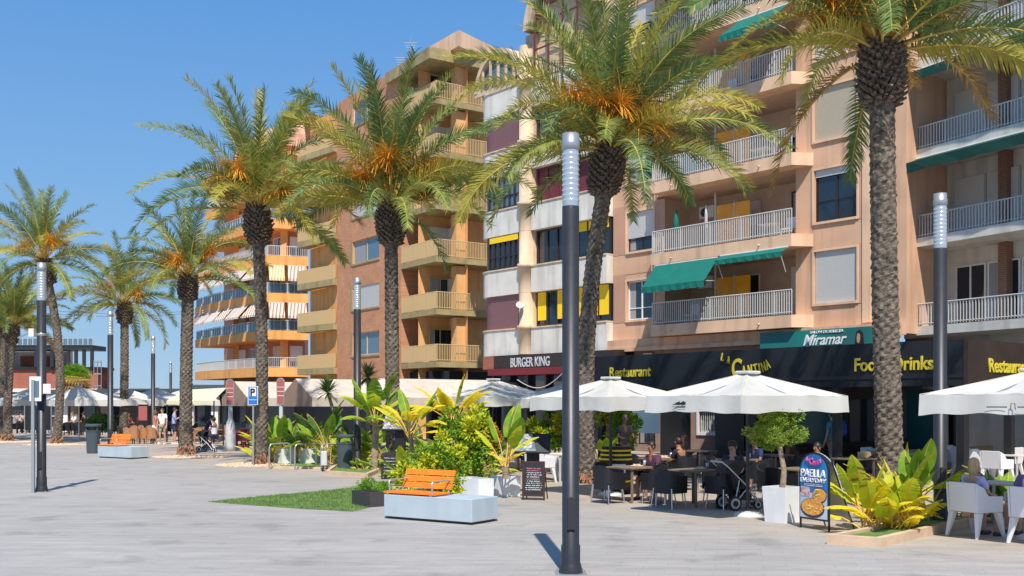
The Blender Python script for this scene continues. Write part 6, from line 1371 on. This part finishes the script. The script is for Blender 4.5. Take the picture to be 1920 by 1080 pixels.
p = gp(985, 885); person(p, R(10), 'brown-haired person in a brown top behind the tilted menu stand', 'sit', (.10, .04, .03), BK, 'skin_tan', 'hair_red', .12, 1.05, arms='fwd')
# far group
person(gp(290, 832), R(-60), 'woman in an orange top and long white skirt standing on the left', 'stand', (.55, .22, .14), WH, 'skin_tan', 'hair_red', .10, .96, skirt=True)
person(gp(305, 833), R(170), 'man in a white shirt and khaki shorts in the middle of the standing group', 'stand', WH, (.32, .26, .18), 'skin', scale=1.03)
person(gp(326, 833), R(-80), 'man in a pale blue shirt and navy shorts holding a plate', 'stand', (.32, .38, .75), NV, 'skin', scale=1.04, arms='hold')
person(gp(402, 836), R(60), 'person in a white shirt sitting right of the stout palm', 'sit', (.70, .72, .80), NV, 'skin_tan', scale=1.05, arms='fwd')
person(gp(385, 842), R(-60), 'person in dark blue leaning over the pushchair by the stout palm', 'stand', (.015, .02, .05), (.02, .02, .05), 'skin_tan', scale=.86, lean=.25, arms='fwd', shorts=False)
for px, py, lb, tp, sc2 in ((140, 812, 'person in white sitting under the far parasol next to the bent palm', WH, 1.1), (158, 812, 'person in black sitting left of the far litter bin', BK, 1.1), (28, 810, 'person in grey sitting behind the short palm', (.3, .3, .35), 1.1), (38, 810, 'person in beige sitting at the far left terrace', (.5, .38, .3), 1.15), (350, 815, 'dark dressed person half behind the stout palm', BK, 1.1), (470, 835, 'person in pale shirt behind the parking sign pole', (.5, .55, .65), 1.0), (262, 816, 'person in pink sitting behind the wicker chairs', (.4, .08, .15), 1.1), (240, 815, 'person in dark red sitting at the far wicker tables', (.15, .04, .04), 1.1)):
    person(gp(px, py), R((px*37) % 360), lb, 'sit', tp, BK, 'skin_tan', scale=sc2, arms='fwd')
# stroller ------------------------------------------------------------------
def stroller(px, py, rz, label, s_=1.0):
    t = thing('stroller', label, 'stroller', (0, 0, 0))
    def wheel(x, y, r_, nm='wheel'):
        f = MB(); f.tube([(x-.02, y, r_), (x+.02, y, r_)], r_, 20); w_ = f.build(nm, 'black', t); g = MB(); g.tube([(x-.026, y, r_), (x-.021, y, r_)], r_*.72, 18); g.tube([(x+.021, y, r_), (x+.026, y, r_)], r_*.72, 18); g.build('rim', 'white_metal', w_); g = MB(); g.tube([(x-.030, y, r_), (x+.030, y, r_)], r_*.42, 14); g.build('hub', 'black', w_)
    wheel(-.25, .0, .15); wheel(.25, .0, .15); wheel(-.12, .62, .10); wheel(.12, .62, .10)
    f = MB()
    for sg in (-1, 1): f.tube([(sg*.24, 0, .15), (sg*.22, .35, .50), (sg*.20, .62, .14)], .016, 6); f.tube([(sg*.13, .62, .12), (sg*.22, .3, .50), (sg*.23, -.15, .90), (sg*.22, -.28, 1.0)], .016, 6); f.tube([(sg*.24, 0, .15), (sg*.22, .12, .62)], .014, 6)
    f.tube([(-.22, -.28, 1.0), (.22, -.28, 1.0)], .02, 8); f.tube([(-.24, 0, .15), (.24, 0, .15)], .012, 6); f.build('frame', 'white_metal', t)
    f = MB(); f.add([(-.19, .05, .45), (.19, .05, .45), (.19, .42, .48), (.19-.38, .42, .48), (-.19, -.08, .88), (.19, -.08, .88)], [(0, 1, 2, 3), (1, 0, 4, 5)]); f.box(-.18, .18, .38, .42, .25, .47); o = f.build('seat', 'plastic_black', t); m_ = o.modifiers.new('s', 'SOLIDIFY'); m_.thickness = .03
    f = MB()
    for k in range(8):
        a0_, a1_ = R(10+14*k), R(24+14*k); q = [(-.2, .12-.34*math.cos(a), .72+.30*math.sin(a)) for a in (a0_, a1_)]; f.add([q[0], (-q[0][0], q[0][1], q[0][2]), (-q[1][0], q[1][1], q[1][2]), q[1]], [(0, 1, 2, 3)]); f.add([(-.2, .12, .72), q[0], q[1]], [(0, 1, 2)]); f.add([(.2, .12, .72), (.2, q[0][1], q[0][2]), (.2, q[1][1], q[1][2])], [(0, 2, 1)])
    f.build('canopy', 'plastic_black', t); MB().box(-.17, .17, .1, .45, .20, .32).build('basket', 'plastic_black', t)
    t.location = (*gp(px, py), 0); t.rotation_euler.z = rz; t.scale = (s_,)*3
stroller(1366, 956, R(-70), 'dark stroller with white-rimmed wheels in front of the man in the cap', .95); stroller(378, 848, R(-100), 'dark pushchair at the foot of the stout palm', .9)
# ================================================================ far left terraces and buildings
def wbox(name, m, par, px0, px1, Y, d, pt, pb=None, z0=0): f = MB(); a, b = xy(px0, Y)[0], xy(px1, Y)[0]; f.box(a, b, Y, Y+d, zz(pb, Y) if pb else z0, zz(pt, Y)); return f.build(name, m, par)
x, y = xy(80, 92); B = thing('brick_building', 'red brick waterfront building with a steel roof terrace, far left', 'building', (x, y, 0))
wbox('brick_wall', 'brick_far', B, -220, 184, 92, 3, 693, 730); wbox('beam', 'cream', B, -220, 188, 91.7, 3, 728.5, 735); wbox('ground_wall', 'planter_dark', B, -220, 184, 93, 2, 735); wbox('roof_edge', 'black', B, -220, 190, 91.8, 3, 688, 693.2)
wbox('upper_wall', 'cream', B, -220, 128, 94.8, 1, 652, 688); wbox('upper_panel', 'brick_far', B, 38, 98, 94.3, .45, 668, 687)
wbox('canopy', 'lamp_dark', B, -60, 174, 91.5, 3, 647, 656)
f = MB()
for k in range(9): a = xy(52+k*15 if k else -20, 91.6)[0]; f.box(a-.12, a+.12, 91.55, 91.8, zz(688, 91.6), zz(656.1, 91.6))
f.build('column', 'lamp_dark', B)
f = MB(); a0, a1 = xy(-60, 91.4)[0], xy(175, 91.4)[0]; f.box(a0, a1, 91.40, 91.44, zz(646.5, 91.4), zz(635, 91.4)); f.build('balustrade', 'glass_blue', B)
f = MB()
for k in range(26): a = a0+(a1-a0)*k/25; f.box(a-.03, a+.03, 91.33, 91.39, zz(647, 91.4), zz(634, 91.4))
f.build('balustrade_rails', 'white_metal', B)
for k in range(4):
    a = xy(14+k*24, 92.9)[0]; f = MB(); f.box(a, a+1.4, 92.85, 92.99, .9, 2.6); w_ = f.build('window', 'white_paint', B); g = MB(); g.box(a+.12, a+1.28, 92.82, 92.845, 1.0, 2.5); g.build('pane', 'glass', w_)
# scaffold beside it
x, y = xy(182, 90); t = thing('scaffold', 'metal scaffolding at the right end of the brick waterfront building', 'scaffold', (x, y, 0)); f = MB()
for a in (176, 183, 190):
    for yy in (88, 90): q = xy(a, yy)[0]; f.tube([(q, yy, 0), (q, yy, zz(676, yy))], .04, 4)
for k in range(5):
    z = 1.5+k*1.0
    for yy in (88, 90): f.tube([(xy(176, yy)[0], yy, z), (xy(190, yy)[0], yy, z)], .03, 4)
f.build('tubes', 'steel', t)
# low dark terrace pavilions behind the far parasols
for (p0, p1, Y, pt, lb) in ((100, 232, 76, 731, 'low pavilion with dark openings behind the far parasols'), (205, 400, 84, 729, 'long flat-roofed pavilion behind the stout palm'), (380, 475, 72, 722, 'dark green roofed pavilion under the orange building')):
    a, b = xy(p0, Y)[0], xy(p1, Y)[0]; zt = zz(pt, Y); B = thing('pavilion', lb, 'building', ((a+b)/2, Y, 0)); f = MB(); f.box(a-.5, b+.5, Y-1.2, Y+8, zt-.28, zt); f.build('roof', 'bin', B); f = MB(); f.box(a, b, Y+.5, Y+7, 0, zt-.29); f.build('wall', 'planter_dark', B)
    k = 0; q = a+.6
    while q < b-1.2:
        f = MB(); f.box(q, q+.45, Y-.1, Y+.3, 0, zt-.29); f.build('pillar', 'white_paint' if k % 2 == 0 else 'stone_pink', B); g = MB(); g.box(q+.6, min(b, q+2.2), Y+.44, Y+.49, .3, zt-.6); g.build('opening', 'glass', B); q += 2.8; k += 1
# barrier / bar panels between the far seats
x, y = xy(60, 70); t = thing('terrace_screen', 'dark screen panel behind the leftmost far parasol', 'screen', (x, y, 0)); f = MB(); f.box(xy(47, 70)[0], xy(95, 70)[0], 70, 70.1, .3, 2.1); f.build('panel', 'black', t); f = MB()
for a in (47, 95): f.box(xy(a, 70)[0]-.05, xy(a, 70)[0]+.05, 70.0, 70.1, 0, 2.3)
f.build('post', 'steel', t)
# menu poster of the middle terrace
x, y = xy(268, 60); t = thing('poster_stand', 'dark poster stand with pink picture behind the wicker chairs', 'sign', (x, y, 0)); f = MB(); f.box(x-.3, x+.3, 60, 60.05, .4, 2.0); f.build('board', 'black', t); f = MB(); f.box(x-.24, x+.24, 59.97, 59.995, 1.1, 1.9); f.build('poster', 'sign_red', t)
# far boats / marina masts
random.seed(8)
for k in range(7):
    px = 215+k*24; Y = 240+k*5; x, y = xy(px, Y); t = thing('sailing_boat', 'tiny white moored boat on the horizon behind the terrace roofs', 'boat', (x, y, -.6), 'moored boats on the horizon'); f = MB(); zq = 2.6; f.prismy([(x-3, zq-.0), (x-2.2, -.6), (x+2.6, -.6), (x+3.6, zq+.3)], y, y+2); f.build('hull', 'white_paint', t); MB().tube([(x, y+1, 1), (x, y+1, 9+random.random()*4)], .06, 4).build('mast', 'white_metal', t)
# strings across the sky and the tent cable
for i, (za_, zb2, lb) in enumerate(((565, 572, 'thin string of lights sagging across the sky, upper line'), (572, 576, 'thin string of lights sagging across the sky, lower line'))):
    a = (*xy(-60, 60), zz(za_, 60)); b = (*xy(395, 78), zz(zb2+8, 78)); t = thing('light_string', lb, 'cable', a); pts = [(a[0]+(b[0]-a[0])*u, a[1]+(b[1]-a[1])*u, a[2]+(b[2]-a[2])*u-.5*math.sin(math.pi*u)) for u in [k/24 for k in range(25)]]; MB().tube(pts, .016, 4).build('wire', 'steel', t)
    f = MB(); 
    for p in pts[1:-1:2]: f.ell((p[0], p[1], p[2]-.06), (.04, .04, .05), 6, 4)
    f.build('bulb', 'white_paint', t)
a = (*xy(970, 44), zz(712, 44)); b = (*xy(1060, 42), zz(695, 42)); t = thing('cable', 'pale cable sagging from the tent top to the lamp side', 'cable', a)
MB().tube([(a[0]+(b[0]-a[0])*u, a[1]+(b[1]-a[1])*u, a[2]+(b[2]-a[2])*u-.5*math.sin(math.pi*u)) for u in [k/12 for k in range(13)]], .02, 5).build('wire', 'white_metal', t)
for o in bpy.data.objects:
    if '_u' in o: del o['_u']
